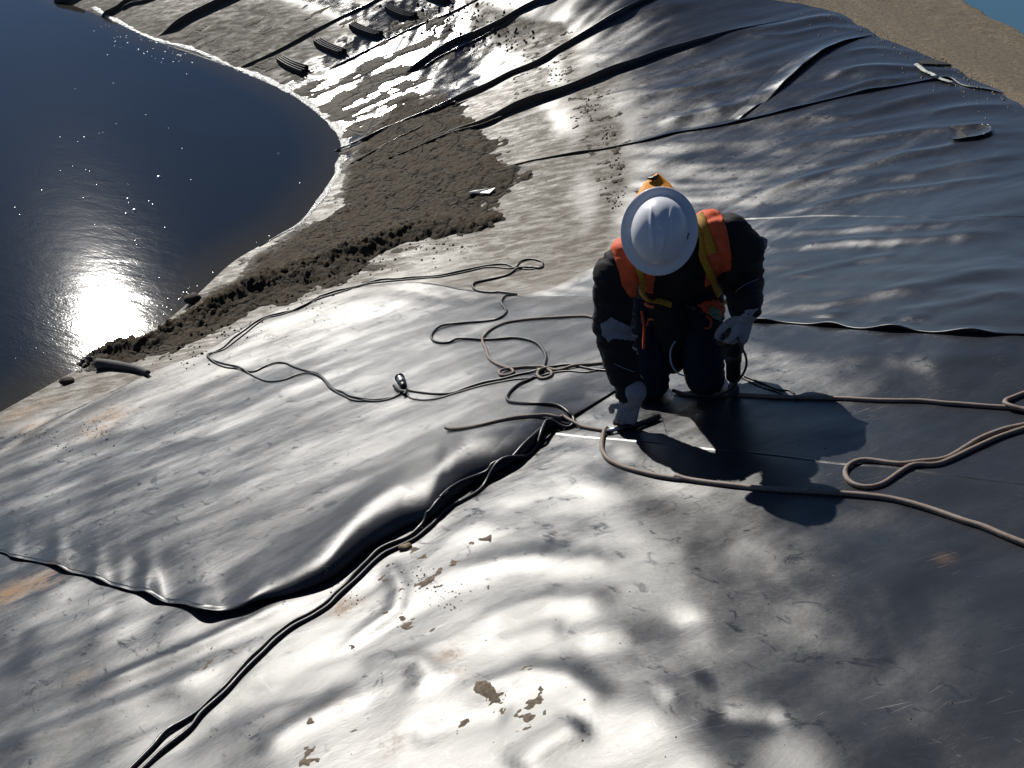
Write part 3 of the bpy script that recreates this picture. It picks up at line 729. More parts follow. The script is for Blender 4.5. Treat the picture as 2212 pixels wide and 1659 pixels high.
# ------------------------------------------------------------------ ray casting on what lies on the ground
def bvh_of(objs):
    Vs, Fs, n = [], [], 0
    for o in objs:
        me = o.data; v = np.empty(len(me.vertices) * 3); me.vertices.foreach_get('co', v); v = v.reshape(-1, 3)
        if o.matrix_world != Matrix.Identity(4) or o.parent: pass
        f = np.empty(len(me.loops), int); me.loops.foreach_get('vertex_index', f)
        Vs.append(v); Fs.append(f.reshape(-1, 4) + n); n += len(v)
    return BVHTree.FromPolygons(np.vstack(Vs).tolist(), np.vstack(Fs).tolist())
GROUND_OBJS = [o for o in COL.objects if o.type == 'MESH' and o.name.split('.')[0] in ('liner_panel', 'liner_sheet', 'seam_lap', 'mud', 'fold')]
GB = bvh_of(GROUND_OBJS)
EYEV = Vector((0, 0, EYE))
def shoot(P, bvh=None):
    out = []
    for r in rays(P):
        h = (bvh or GB).ray_cast(EYEV, Vector(r).normalized())
        out.append(tuple(h[0]) if h[0] is not None else (np.nan,) * 3)
    a = np.array(out)
    for k in range(3):
        bad = np.isnan(a[:, k])
        if bad.any() and not bad.all(): a[bad, k] = np.interp(np.nonzero(bad)[0], np.nonzero(~bad)[0], a[~bad, k])
    return a
def ground_z(x, y):
    h = GB.ray_cast(Vector((x, y, 8)), Vector((0, 0, -1)))
    return h[0].z if h[0] is not None else float(zliner(x, y))
def tube(name, P, r, mat, parent=None, sides=8, close=True):
    P = np.asarray(P, float); n = len(P)
    rr = np.broadcast_to(r, (n,)); T = np.gradient(P, axis=0); T /= np.linalg.norm(T, axis=1)[:, None] + 1e-12
    up = np.array([0, 0, 1.0]); Vv = []
    prev = None
    for i in range(n):
        a = np.cross(T[i], up if prev is None else prev)
        if np.linalg.norm(a) < 1e-3: a = np.cross(T[i], [1, 0, 0])
        a /= np.linalg.norm(a); b = np.cross(a, T[i]); prev = b
        for k in range(sides):
            an = 2 * math.pi * k / sides
            Vv.append(P[i] + rr[i] * (math.cos(an) * a + math.sin(an) * b))
    Fc = []
    for i in range(n - 1):
        for k in range(sides):
            k2 = (k + 1) % sides; Fc.append((i * sides + k, i * sides + k2, (i + 1) * sides + k2, (i + 1) * sides + k))
    if close: Fc += [tuple(range(sides))[::-1], tuple((n - 1) * sides + k for k in range(sides))]
    return py_obj(name, Vv, Fc, mat, parent, True)
M_BLACKC = plain('black_rubber_cable', (.016, .016, .018), .42, .5, var=.3, scale=50)
M_BROWNC = plain('dusty_brown_cord', (.185, .145, .12), .62, .35, var=.18, scale=60)
ALLC = []
def cord(px, r, mat, name='power_cable', lift=.0, label=None, cat='cable', group=None, step=.018, hop=()):
    Pp = resample(np.array(px, float), step=5)
    W_ = shoot(Pp)
    W_ = resample(W_, step=step)
    gz = np.array([ground_z(p[0], p[1]) for p in W_]); z = gz + r * .9 + lift
    k = 7; z = np.maximum(np.convolve(np.pad(z, k // 2, 'edge'), np.ones(k) / k, 'valid'), gz + r * .8)
    # lie over what was laid before
    for Q, rq in ALLC:
        for i, p in enumerate(W_):
            d = np.hypot(Q[:, 0] - p[0], Q[:, 1] - p[1]); j = d.argmin()
            if d[j] < (r + rq) * 1.6: z[i] = max(z[i], Q[j, 2] + (r + rq) * .85 * (1 - (d[j] / ((r + rq) * 1.6)) ** 2))
    z2 = np.convolve(np.pad(z, 2, 'edge'), np.ones(5) / 5, 'valid'); z = np.maximum(z2, gz + r * .8)
    W_[:, 2] = z
    W_ = np.stack([np.convolve(np.pad(W_[:, i], 1, 'edge'), (.25, .5, .25), 'valid') for i in range(3)], 1)
    ALLC.append((W_, r))
    jit = 1 + .07 * noise(np.arange(len(W_)) * .35, np.zeros(len(W_)) + r * 900, 77)
    o = tube(name, W_, r * jit, mat)
    tag(o, label, cat, group); return o, W_
K1 = C(5, (1245, 185), (1240, 165), (1170, 150), (1110, 168), (1085, 200), (1060, 196), (1035, 184), (990, 180), (900, 190), (780, 215), (640, 245), (540, 255), (440, 260), (380, 268), (290, 270), (220, 285), (100, 320), (0, 342)) + C(4, (1900, 385), (1800, 445), (1700, 470), (1600, 495), (1530, 530), (1470, 575), (1400, 625), (1340, 680), (1270, 715), (1243, 730), (1265, 752), (1350, 780), (1430, 797), (1480, 822), (1530, 825), (1580, 800), (1650, 775), (1710, 775), (1770, 800), (1850, 825), (1910, 840), (1960, 885), (2000, 930), (2060, 950), (2090, 970)) + C(5, (140, 985), (220, 997), (300, 990), (360, 975), (412, 945))
cord(K1, .0068, M_BLACKC, label='long black cable looping round the left of the loose sheet to the metal plug', cat='cable')
K1b = C(5, (1250, 178), (1225, 200), (1170, 212), (1085, 203), (1040, 207), (960, 198), (900, 200), (780, 228), (640, 255), (540, 263)) + [(880, 605), (800, 613), (755, 626)] + C(4, (1905, 392), (1810, 440), (1700, 480), (1600, 505), (1535, 545), (1480, 590), (1410, 645), (1350, 690), (1290, 712), (1250, 735), (1275, 765), (1350, 798), (1440, 810), (1490, 835), (1560, 870), (1620, 885), (1700, 876), (1780, 848), (1850, 835), (1905, 850), (1945, 880), (1985, 930), (2070, 975), (2110, 995), (2170, 1005)) + C(5, (160, 1000), (250, 1005), (330, 990), (395, 962))
cord(K1b, .0055, M_BLACKC, label='thinner black cable twisted alongside the cable round the left of the loose sheet', cat='cable')
K2 = C(5, (1248, 190), (1232, 207), (1170, 200), (1095, 210), (1070, 225), (1040, 245), (980, 262), (900, 280), (840, 295), (825, 315), (845, 337), (900, 350), (1000, 352), (1093, 362), (1040, 370), (1005, 390), (1000, 420), (1026, 457), (1020, 480), (980, 510), (900, 525), (800, 532), (700, 542), (630, 560), (590, 590), (578, 620), (595, 645), (640, 655), (690, 650), (730, 634), (800, 630), (890, 636), (980, 632), (1080, 625), (1170, 640), (1220, 665), (1255, 710), (1265, 750), (1252, 800), (1240, 830), (1200, 860), (1150, 885), (1100, 908), (1050, 950), (1030, 990), (1060, 1012), (1150, 1020), (1260, 1022), (1340, 1035), (1390, 1065), (1425, 1105), (1432, 1140), (1390, 1152), (1310, 1152), (1240, 1172), (1180, 1222), (1120, 1280), (1050, 1360), (980, 1420), (880, 1450), (760, 1490), (680, 1540), (620, 1600)) + C(8, (690, 10), (620, 60), (565, 140), (545, 190), (500, 232), (440, 280), (340, 320), (260, 362), (200, 420), (120, 500), (60, 570), (0, 620)) + C(7, (1960, 672), (1860, 740), (1750, 798), (1640, 880), (1570, 948), (1500, 1010), (1430, 1090), (1350, 1180), (1260, 1262), (1190, 1330), (1100, 1390), (1000, 1450), (920, 1540), (810, 1650), (740, 1720))
cord(K2, .0085, M_BLACKC, label='black cable winding from the small coil down past the bulge to the bottom edge', cat='cable')
K3 = C(5, (1436, 1135), (1405, 1165), (1285, 1168), (1252, 1205), (1222, 1265), (1170, 1325), (1100, 1372), (1000, 1412), (930, 1472), (870, 1540), (800, 1585), (720, 1625)) + C(8, (840, 10), (760, 62), (690, 102), (640, 142), (592, 200), (545, 240), (480, 292), (365, 348), (295, 382), (225, 440), (145, 520), (68, 590), (8, 645)) + C(7, (1975, 692), (1872, 760), (1762, 818), (1655, 900), (1585, 970), (1514, 1038), (1444, 1110), (1364, 1200), (1276, 1280), (1200, 1350), (1152, 1420), (1070, 1490), (980, 1560), (880, 1652), (810, 1720))
cord(K3, .0085, M_BLACKC, label='black cable running close beside the winding cable toward the bottom edge of the picture', cat='cable')
K4 = C(5, (430, 938), (500, 950), (600, 960), (700, 955), (800, 920), (900, 890), (1000, 870), (1100, 845), (1200, 825), (1250, 812), (1320, 795), (1400, 785), (1480, 800), (1560, 815), (1645, 822), (1750, 830))
cord(K4, .0062, M_BLACKC, label='thin straight black cable from the metal plug toward the kneeling worker', cat='cable')
K4b = C(5, (430, 965), (455, 985), (510, 995), (570, 993), (640, 980), (700, 962), (800, 932), (900, 905), (1000, 885), (1100, 870), (1180, 868), (1300, 835), (1400, 822), (1500, 830), (1600, 812), (1700, 790))
cord(K4b, .0042, M_BLACKC, label='thinnest black wire sagging below the straight cable from the metal plug', cat='cable')
K5 = C(5, (1700, 560), (1640, 545), (1590, 522), (1550, 505), (1500, 495), (1400, 498), (1200, 510), (1080, 525), (1000, 545), (930, 580), (890, 620), (885, 650), (905, 690), (920, 740), (950, 770), (1000, 795), (1060, 815), (1070, 835), (1040, 850), (990, 850), (985, 835), (1020, 818), (1100, 805), (1180, 800), (1260, 812), (1300, 835), (1290, 860), (1250, 872), (1215, 862), (1220, 840), (1270, 815), (1340, 820), (1420, 800), (1480, 792), (1560, 782), (1645, 775), (1760, 772))
cord(K5, .0085, M_BROWNC, label='brown cord with two small loops left of the kneeling worker', cat='cord')
K6 = C(5, (660, 1175), (700, 1176), (780, 1168), (880, 1150), (980, 1125), (1080, 1105), (1180, 1095), (1260, 1095), (1330, 1112), (1400, 1137), (1480, 1160), (1560, 1175), (1620, 1184), (1665, 1186))
cord(K6, .0090, M_BROWNC, label='short brown cord end with frayed tip reaching the gloved hand on the liner', cat='cord')
K7 = C(5, (1640, 1182), (1620, 1188), (1608, 1215), (1600, 1262), (1605, 1310), (1640, 1360), (1720, 1400), (1820, 1430), (1950, 1460), (2100, 1480)) + C(6, (100, 1465), (260, 1490), (420, 1510), (600, 1530), (800, 1545), (1000, 1555), (1200, 1570)) + C(9, (1400, 50), (1560, 90), (1700, 135), (1860, 190), (1960, 220), (2100, 280), (2212, 325), (2300, 365), (2500, 460))
cord(K7, .0100, M_BROWNC, label='thick brown cord curving from the worker below the shadow to the right edge', cat='cord')
K8 = C(6, (100, 950), (200, 965), (430, 966), (700, 980), (850, 985), (1100, 990), (1350, 1003), (1580, 1005), (1750, 1020), (1950, 1035), (2100, 1045), (2212, 1055), (2400, 1070))
cord(K8, .0088, M_BROWNC, label='straight brown cord running right from the knees of the worker', cat='cord')
K9 = C(6, (2450, 900), (2300, 930), (2212, 960), (2150, 985), (2100, 1008), (2085, 1030), (2115, 1050), (2212, 1070), (2400, 1100))
cord(K9, .0090, M_BROWNC, label='brown cord bend at the right edge lying over the straight cord', cat='cord')
K10 = C(6, (2500, 1060), (2300, 1115), (2212, 1150), (2100, 1175), (1950, 1232), (1850, 1290), (1750, 1348), (1650, 1366), (1560, 1374), (1480, 1385), (1400, 1378), (1300, 1365), (1220, 1368), (1160, 1395), (1135, 1432), (1150, 1480), (1200, 1514), (1280, 1525), (1360, 1505), (1430, 1460), (1500, 1412), (1560, 1390), (1640, 1390), (1700, 1384), (1780, 1352), (1900, 1295), (2050, 1228), (2150, 1192), (2212, 1172), (2350, 1120), (2500, 1080))
cord(K10, .0090, M_BROWNC, label='brown cord doubled back in a teardrop loop right of the shadow', cat='cord')
K11 = C(6, (520, 850), (600, 880), (680, 912), (750, 940), (790, 932), (825, 955), (845, 990), (845, 1000))
cord(K11, .0045, M_BLACKC, label='thin dark wire hooked over the straight cord right of the worker', cat='wire')
K12 = C(6, (500, 855), (580, 892), (660, 925), (745, 950), (760, 965))
cord(K12, .0035, M_BLACKC, label='thin dark wire just under the hooked wire right of the worker', cat='wire')

# ------------------------------------------------------------------ the kneeling worker
def vec(*a): return np.array(a, float)
def blob_mesh(name, chains, voxel, mat, parent, smooth=6, fold_amp=0., fold_sc=9., seed=0, ell=()):
    """chains of (point, radius) filled with spheres, fused to one skin"""
    bm = bmesh.new()
    pts = []
    for ch in chains:
        for (a, ra), (b, rb) in zip(ch[:-1], ch[1:]):
            a = vec(*a); b = vec(*b); L = np.linalg.norm(b - a); k = max(2, int(L / (min(ra, rb) * .35)) + 1)
            for t in np.linspace(0, 1, k): pts.append((a + (b - a) * t, ra + (rb - ra) * t))
        if len(ch) == 1: pts.append((vec(*ch[0][0]), ch[0][1]))
    for p, r_ in pts:
        bmesh.ops.create_icosphere(bm, subdivisions=2, radius=float(r_), matrix=Matrix.Translation(Vector(p)))
    for p, rad, rot in ell:
        bmesh.ops.create_icosphere(bm, subdivisions=3, radius=1.0, matrix=Matrix.Translation(Vector(p)) @ rot.to_4x4() @ Matrix.Diagonal((*rad, 1)))
    me = bpy.data.meshes.new('tmp'); bm.to_mesh(me); bm.free()
    o = bpy.data.objects.new('tmp', me); COL.objects.link(o)
    md = o.modifiers.new('r', 'REMESH'); md.mode = 'VOXEL'; md.voxel_size = voxel; md.use_smooth_shade = True
    if smooth:
        ms = o.modifiers.new('s', 'SMOOTH'); ms.iterations = smooth; ms.factor = .6
    dg = bpy.context.evaluated_depsgraph_get(); dg.update()
    ev = o.evaluated_get(dg); new = bpy.data.meshes.new_from_object(ev)
    bpy.data.objects.remove(o); bpy.data.meshes.remove(me)
    if fold_amp:
        n = len(new.vertices); co = np.empty(n * 3); new.vertices.foreach_get('co', co); co = co.reshape(-1, 3)
        no = np.empty(n * 3); new.vertices.foreach_get('normal', no); no = no.reshape(-1, 3)
        d = fbm(co[:, 0] * fold_sc + co[:, 2] * 3 + 1.2 * noise(co[:, 1] * 6, co[:, 2] * 6, seed + 5), co[:, 2] * fold_sc * 2.2 + co[:, 1] * fold_sc * 1.2, seed, 3, .5)
        d = 1 - 2 * np.abs(d)
        co = co + no * (fold_amp * d)[:, None]; new.vertices.foreach_set('co', co.ravel()); new.update()
    new.materials.clear(); new.materials.append(mat)
    for p in new.polygons: p.use_smooth = True
    new.name = name; o = bpy.data.objects.new(name, new); COL.objects.link(o)
    if parent: o.parent = parent
    return o
def at_px(X, Y, k):
    r = rays([(X, Y)])[0]; return vec(r[0] * k, r[1] * k, EYE + r[2] * k)
M_JACKET = plain('dark_jacket_cloth', (.014, .0135, .016), .82, .25, var=.35, scale=14, bump=.35, bscale=900)
M_JEANS = plain('navy_jeans', (.013, .018, .034), .85, .2, var=.4, scale=25, bump=.4, bscale=700)
M_ORANGE = plain('orange_vest_cloth', (.62, .10, .035), .72, .3, var=.12, scale=30, bump=.2, bscale=500)
M_YEL = plain('yellow_webbing', (.42, .23, .022), .65, .3, var=.25, scale=60, bump=.4, bscale=900)
M_GLOVE = plain('grey_leather_glove', (.30, .29, .31), .75, .25, var=.18, scale=40, bump=.4, bscale=350)
M_PALM = plain('brown_worn_leather', (.035, .020, .016), .6, .3, var=.4, scale=60, bump=.4, bscale=350)
M_SKIN = plain('skin', (.36, .20, .14), .55, .4, var=.12)
M_HAT = plain('white_helmet_shell', (.66, .67, .72), .38, .5, var=.03, scale=8, coat=.15)
M_GREYREF = plain('grey_reflective_patch', (.24, .24, .27), .6, .4, var=.1)
M_BOOT = plain('black_boot_leather', (.015, .012, .010), .6, .3)
M_BLACK = plain('black_plastic', (.012, .012, .013), .4, .5, var=.25)
M_STEEL = plain('worn_steel', (.52, .52, .53), .32, .5, 1., var=.15)
M_HAIR = plain('dark_hair', (.02, .013, .009), .7, .3)

WRK = empty('person', tuple(at_px(1455, 850, 4.25))[:2] + (1.86,))
bpy.context.view_layer.update()
WORG = np.array(WRK.location)
def wpart(o):
    """put a part built in world coordinates under the worker"""
    o.parent = WRK; o.matrix_parent_inverse = Matrix.Identity(4)
    me = o.data; n = len(me.vertices); co = np.empty(n * 3); me.vertices.foreach_get('co', co)
    me.vertices.foreach_set('co', (co.reshape(-1, 3) - WORG).ravel()); me.update(); return o
SL, SR_ = vec(.452, 3.76, 2.575), vec(.885, 3.82, 2.655)
EL, ER = vec(.415, 3.72, 2.27), vec(.985, 3.93, 2.415)
HLh = at_px(1364, 868, 4.40); HRh = at_px(1610, 682, 4.28)          # wrists
NK = vec(.665, 3.78, 2.68); CH = vec(.69, 3.88, 2.56); PV = vec(.73, 4.12, 2.28)
gk = lambda x, y: float(zliner(x, y))
KR = vec(.855, 3.83, gk(.855, 3.83) + .085); KL = vec(.625, 3.88, gk(.625, 3.88) + .085)
HPR, HPL = vec(.83, 4.10, 2.27), vec(.63, 4.14, 2.24)
AR = vec(.86, 4.24, gk(.86, 4.24) + .07); AL = vec(.60, 4.28, gk(.60, 4.28) + .07)
VIEW = vec(.14, .902, -.455); VIEW /= np.linalg.norm(VIEW)
HATC = at_px(1424, 499, 3.98)
HC = HATC + VIEW * .045 + vec(0, 0, -.005)
ax_up = -VIEW
fwd_h = vec(-.06, -.42, -.905); fwd_h -= ax_up * fwd_h.dot(ax_up); fwd_h /= np.linalg.norm(fwd_h)
side_h = np.cross(fwd_h, ax_up)
RH = Matrix([[side_h[i], fwd_h[i], ax_up[i]] for i in range(3)])
# body: one skin from head to feet
bd = blob_mesh('body', [
    [(PV, .11), (CH, .12), (NK + vec(0, .05, -.02), .09)], [(NK, .055), (HC - ax_up * .05, .055)],
    [(SL + vec(.05, .03, 0), .06), (SL, .05), (EL, .04), (HLh, .028)], [(SR_ + vec(-.05, .02, 0), .06), (SR_, .05), (ER, .04), (HRh, .028)],
    [(SL + vec(.06, .05, 0), .07), (SR_ + vec(-.06, .04, 0), .07)],
    [(HPR, .085), (KR, .055), (AR, .035)], [(HPL, .085), (KL, .055), (AL, .035)],
    [(HC + fwd_h * .098 - ax_up * .035, .014), (HC + fwd_h * .112 - ax_up * .06, .016)],
    [(HC + fwd_h * .06 - ax_up * .115, .03), (HC + fwd_h * .03 - ax_up * .10, .045)],
    [(HC + side_h * .08 - ax_up * .035, .016), (HC + side_h * .078 - ax_up * .065, .012)], [(HC - side_h * .08 - ax_up * .035, .016), (HC - side_h * .078 - ax_up * .065, .012)],
], .012, M_SKIN, None, 3, ell=[(HC - ax_up * .03, (.075, .095, .105), RH)])
wpart(bd)
for s in (-1, 1):
    bm = bmesh.new(); bmesh.ops.create_uvsphere(bm, u_segments=12, v_segments=8, radius=.012, matrix=Matrix.Translation(Vector(HC + fwd_h * .086 + side_h * .032 * s - ax_up * .035)))
    me = bpy.data.meshes.new('eye'); bm.to_mesh(me); bm.free(); me.materials.append(M_HAT); o = bpy.data.objects.new('eye', me); COL.objects.link(o); wpart(o)
mo = tube('mouth', [HC + fwd_h * .094 - ax_up * .098 + side_h * t for t in (-.024, -.012, 0, .012, .024)], np.array([.002, .005, .006, .005, .002]), plain('lips', (.30, .11, .09), .5)); wpart(mo)
hr = blob_mesh('hair', [[(HC - fwd_h * .045 - ax_up * .03, .062), (HC - fwd_h * .05 - ax_up * .075, .045)]], .009, M_HAIR, None, 2, .004, 60, 9); wpart(hr)

jk = blob_mesh('jacket', [
    [(PV + vec(-.10, 0, -.03), .105), (CH + vec(-.10, 0, -.02), .115), (SL + vec(.085, .03, .005), .095)],
    [(PV + vec(.10, 0, -.02), .105), (CH + vec(.10, 0, .02), .12), (SR_ + vec(-.085, .03, -.005), .095)],
    [(PV + vec(0, -.02, -.02), .12), (CH, .13), (NK + vec(0, .04, -.04), .10)],
    [(NK + vec(-.02, .02, -.02), .085), (NK + vec(-.03, -.04, .02), .078)],
    [(SL + vec(.02, .01, 0), .088), (SL + vec(-.035, -.01, -.06), .088), (EL + vec(-.0, 0, .02), .080), (EL * .62 + HLh * .38, .073), (EL * .16 + HLh * .84 + vec(.003, 0, 0), .062)],
    [(SR_ + vec(-.01, .01, 0), .09), (SR_ + vec(.055, .02, -.07), .092), (ER + vec(-.005, 0, 0), .092), (ER * .55 + HRh * .45, .078), (ER * .06 + HRh * .94 + vec(.0, .01, .02), .066)],
    [(PV + vec(-.02, -.10, -.03), .12), (vec(.71, 3.98, 2.10), .10), (vec(.71, 3.97, 2.02), .085), (vec(.72, 3.95, 1.96), .06)],
], .010, M_JACKET, None, 7, .0075, 6, 3)
wpart(jk)
ts = blob_mesh('trousers', [
    [(HPL, .12), (HPR, .12)],
    [(HPR + vec(.0, -.02, 0), .115), (HPR * .5 + KR * .5, .105), (KR + vec(0, -.01, 0), .088), (KR * .5 + AR * .5, .075), (AR + vec(0, -.05, 0), .06)],
    [(HPL + vec(0, -.02, 0), .115), (HPL * .5 + KL * .5, .10), (KL, .085), (KL * .5 + AL * .5, .075), (AL + vec(0, -.05, 0), .06)],
], .010, M_JEANS, None, 5, .005, 9, 13)
wpart(ts)
for A, kn in ((AR, KR), (AL, KL)):
    d = A - kn; d[2] = 0; d /= np.linalg.norm(d)
    b = blob_mesh('boot', [[(A + d * -.06, .052), (A + d * .03, .055)], [(A + d * .03 + vec(0, 0, .0), .05), (A + d * .10 + vec(0, 0, .01), .045), (A + d * .07 + vec(0, 0, -.03), .03)]], .009, M_BOOT, None, 3); wpart(b)

# vest: shell over the jacket; two front panels and a closed back
def jco(o):
    me = o.data; n = len(me.vertices); co = np.empty(n * 3); me.vertices.foreach_get('co', co); no = np.empty(n * 3); me.vertices.foreach_get('normal', no)
    return co.reshape(-1, 3) + WORG, no.reshape(-1, 3)
JC, JN = jco(jk)
jf = [tuple(p.vertices) for p in jk.data.polygons]
_tc, _ = jco(ts); _n0 = len(JC)
JB = BVHTree.FromPolygons(JC.tolist() + _tc.tolist(), jf + [tuple(v + _n0 for v in p.vertices) for p in ts.data.polygons])
spine = (NK - PV) / np.linalg.norm(NK - PV)
latv = SR_ - SL; latv -= spine * latv.dot(spine); latv /= np.linalg.norm(latv)
frontv = np.cross(latv, spine); frontv = frontv if frontv[1] < 0 else -frontv
mid = (SL + SR_) / 2
lat = (JC - mid) @ latv; fr = (JC - PV) @ frontv; hgt = (JC - PV) @ spine
def segd(P, a, b):
    d = b - a; t = np.clip(((P - a) @ d) / (d @ d), 0, 1); return np.linalg.norm(P - a - t[:, None] * d, axis=1)
def shell(name, sel, off, mat, thick=.003):
    V_, Fc, mp = [], [], {}
    for f in jf:
        if all(sel[v] for v in f):
            g = []
            for v in f:
                if v not in mp: mp[v] = len(V_); V_.append(JC[v] + JN[v] * off)
                g.append(mp[v])
            Fc.append(tuple(g))
    V_ = np.array(V_)
    ec = {}
    for f in Fc:
        for a, b in zip(f, f[1:] + f[:1]):
            e = (min(a, b), max(a, b)); ec[e] = ec.get(e, 0) + 1
    nb = {}
    for (a, b), c in ec.items():
        if c == 1: nb.setdefault(a, []).append(b); nb.setdefault(b, []).append(a)
    for _ in range(14):
        V2 = V_.copy()
        for a, l in nb.items():
            if len(l) == 2: V2[a] = V_[a] * .4 + (V_[l[0]] + V_[l[1]]) * .3
        V_ = V2
    o = py_obj(name, V_, Fc, mat, None, True)
    if not Fc: return o
    md = o.modifiers.new('t', 'SOLIDIFY'); md.thickness = thick; md.offset = -1
    dg = bpy.context.evaluated_depsgraph_get(); new = bpy.data.meshes.new_from_object(o.evaluated_get(dg)); o.modifiers.clear(); o.data = new
    return wpart(o)
al = np.abs(lat)
armd = np.minimum(segd(JC, SL + vec(-.05, 0, -.06), EL), segd(JC, SR_ + vec(.065, .02, -.08), ER)) 
armd = np.minimum(armd, np.minimum(segd(JC, EL, HLh), segd(JC, ER, HRh)) - .03)
taper_ = .085 + .045 * np.clip((.30 - hgt) / .3, 0, 1)
front_strip = (fr > -.02) & (al > .092) & (al < .205 - .115 * np.clip((.38 - hgt) / .2, 0, 1)) & (hgt > .14) & (armd > .072) & (hgt > .0)
back_all = (fr <= .02) & (al < .205) & (armd > .075) & (hgt > .02)
left_strip = (fr > -.06) & (lat < -.11) & (lat > -.262 + .13 * np.clip((.50 - hgt) / .3, 0, 1)) & (hgt > .2) & (segd(JC, EL, HLh) > .12)
front_strip = front_strip & (lat > 0) | left_strip
shell('vest', front_strip | back_all, .007, M_ORANGE)

# webbing harness straps laid over the chest
def shootj(P, off=.012):
    out = []
    for r in rays(P):
        rv = Vector(r).normalized(); h = JB.ray_cast(EYEV, rv)
        out.append(np.r_[h[0], h[1]] if h[0] is not None else [np.nan] * 6)
    a = np.array(out, float); ok = ~np.isnan(a[:, 0]); a = a[ok]
    return a
def strap(name, P, wid, mat, off=.012, ht=.003, parent=None):
    Q = resample(np.array(P, float), step=4); a = shootj(Q)
    if len(a) < 3: return None
    P3, N3 = a[:, :3], a[:, 3:]
    k = 9 if len(P3) > 12 else 3
    sm = lambda A: np.stack([np.convolve(np.pad(A[:, i], k // 2, 'edge'), np.ones(k) / k, 'valid') for i in range(3)], 1)
    P3 = sm(P3); N3 = sm(N3); N3 /= np.linalg.norm(N3, axis=1)[:, None]
    T = np.gradient(P3, axis=0); T /= np.linalg.norm(T, axis=1)[:, None] + 1e-9
    B = np.cross(T, N3); B /= np.linalg.norm(B, axis=1)[:, None]
    V_ = []
    for i in range(len(P3)):
        for s_, h_ in ((-1, 0), (-.98, ht), (.98, ht), (1, 0)):
            V_.append(P3[i] + B[i] * wid / 2 * s_ + N3[i] * (off + h_))
    Fc = []
    for i in range(len(P3) - 1):
        for j in range(4):
            j2 = (j + 1) % 4; Fc.append((i * 4 + j, i * 4 + j2, i * 4 + 4 + j2, i * 4 + 4 + j))
    return wpart(py_obj(name, V_, Fc, mat, None, True))
def PX1(*p): return [(1266.7 + a * .1963, 361.9 + b * .1963) for a, b in p]
def PX2(*p): return [(1266.7 + a * .2181, 615.2 + b * .2181) for a, b in p]
strap('harness_strap', PX1((1170, 420), (1215, 480), (1265, 600), (1310, 740), (1345, 850), (1375, 960)), .046, M_YEL, .013)
strap('harness_strap', PX1((1150, 620), (1215, 760), (1275, 930), (1330, 1080), (1385, 1230), (1425, 1370), (1432, 1440)), .030, M_YEL, .02)
strap('harness_strap', PX1((480, 960), (530, 1060), (570, 1180), (610, 1290), (680, 1390), (780, 1460), (880, 1495), (960, 1505)), .026, M_YEL, .026)
strap('harness_strap', PX2((1370, 130), (1330, 180), (1270, 215), (1230, 215)), .018, M_YEL, .018)
strap('vest_tie', PX2((565, 240), (570, 330), (590, 400), (590, 500), (585, 650)), .012, M_ORANGE, .02)
strap('vest_tie', PX2((700, 320), (640, 365), (600, 410)), .009, M_ORANGE, .02)
strap('vest_tie', PX2((1180, 300), (1230, 380), (1210, 430), (1160, 440)), .010, M_ORANGE, .02)
strap('vest_tie', PX2((590, 180), (650, 210), (700, 210)), .014, M_ORANGE, .016)
strap('chest_buckle', PX2((960, 180), (1010, 215), (1040, 240)), .03, M_BLACK, .018, .006)
def patch(name, poly, mat, off, src=None):
    """cloth patch that follows the jacket inside an outline"""
    P = np.array(poly); xs_ = np.arange(P[:, 0].min(), P[:, 0].max() + 2, 2.); ys_ = np.arange(P[:, 1].min(), P[:, 1].max() + 2, 2.)
    X, Y = np.meshgrid(xs_, ys_); sd_ = poly_sd(X, Y, P)
    V_, idx = [], {}
    for j in range(X.shape[0]):
        for i in range(X.shape[1]):
            if sd_[j, i] < -1: continue
            rv = Vector(rays([(X[j, i], Y[j, i])])[0]).normalized(); h = JB.ray_cast(EYEV, rv)
            if h[0] is None: continue
            idx[j, i] = len(V_); V_.append(np.array(h[0]) + np.array(h[1]) * off)
    Fc = [(idx[j, i], idx[j, i + 1], idx[j + 1, i + 1], idx[j + 1, i]) for (j, i) in idx if (j, i + 1) in idx and (j + 1, i) in idx and (j + 1, i + 1) in idx]
    V_ = np.array(V_)
    Fc = [f for f in Fc if max(np.linalg.norm(V_[f[0]] - V_[f[k]]) for k in (1, 2, 3)) < .07]
    par = list(range(len(V_)))
    def find(a):
        while par[a] != a: par[a] = par[par[a]]; a = par[a]
        return a
    for f in Fc:
        for k in (1, 2, 3): par[find(f[k])] = find(f[0])
    cnt = {}
    for f in Fc: cnt[find(f[0])] = cnt.get(find(f[0]), 0) + 1
    best = max(cnt, key=cnt.get); Fc = [f for f in Fc if find(f[0]) == best]
    us_, inv_ = np.unique(np.array(Fc), return_inverse=True); V_ = V_[us_]; Fc = [tuple(int(a) for a in r_) for r_ in inv_.reshape(-1, 4)]
    Fc = [f for f in Fc if max(np.linalg.norm(V_[f[0]] - V_[f[k]]) for k in (1, 2, 3)) < .07]
    o = py_obj(name, V_, [f[::-1] for f in Fc], mat, None, True)
    md = o.modifiers.new('t', 'SOLIDIFY'); md.thickness = .003
    dg = bpy.context.evaluated_depsgraph_get(); new = bpy.data.meshes.new_from_object(o.evaluated_get(dg)); o.modifiers.clear(); o.data = new
    return wpart(o)
patch('elbow_patch', PX2((150, 385), (245, 312), (330, 360), (472, 436), (478, 480), (450, 560), (270, 530), (225, 565), (160, 500)), M_GREYREF, .006)
patch('vest_tail', PX2((1095, 205), (1180, 150), (1290, 170), (1340, 240), (1320, 300), (1260, 350), (1230, 330), (1190, 290)), M_ORANGE, .022)
patch('vest_badge', PX2((1195, 250), (1225, 205), (1280, 245), (1298, 300), (1290, 360), (1240, 345), (1205, 290)), plain('pale_green_patch', (.18, .24, .14), .6), .028)

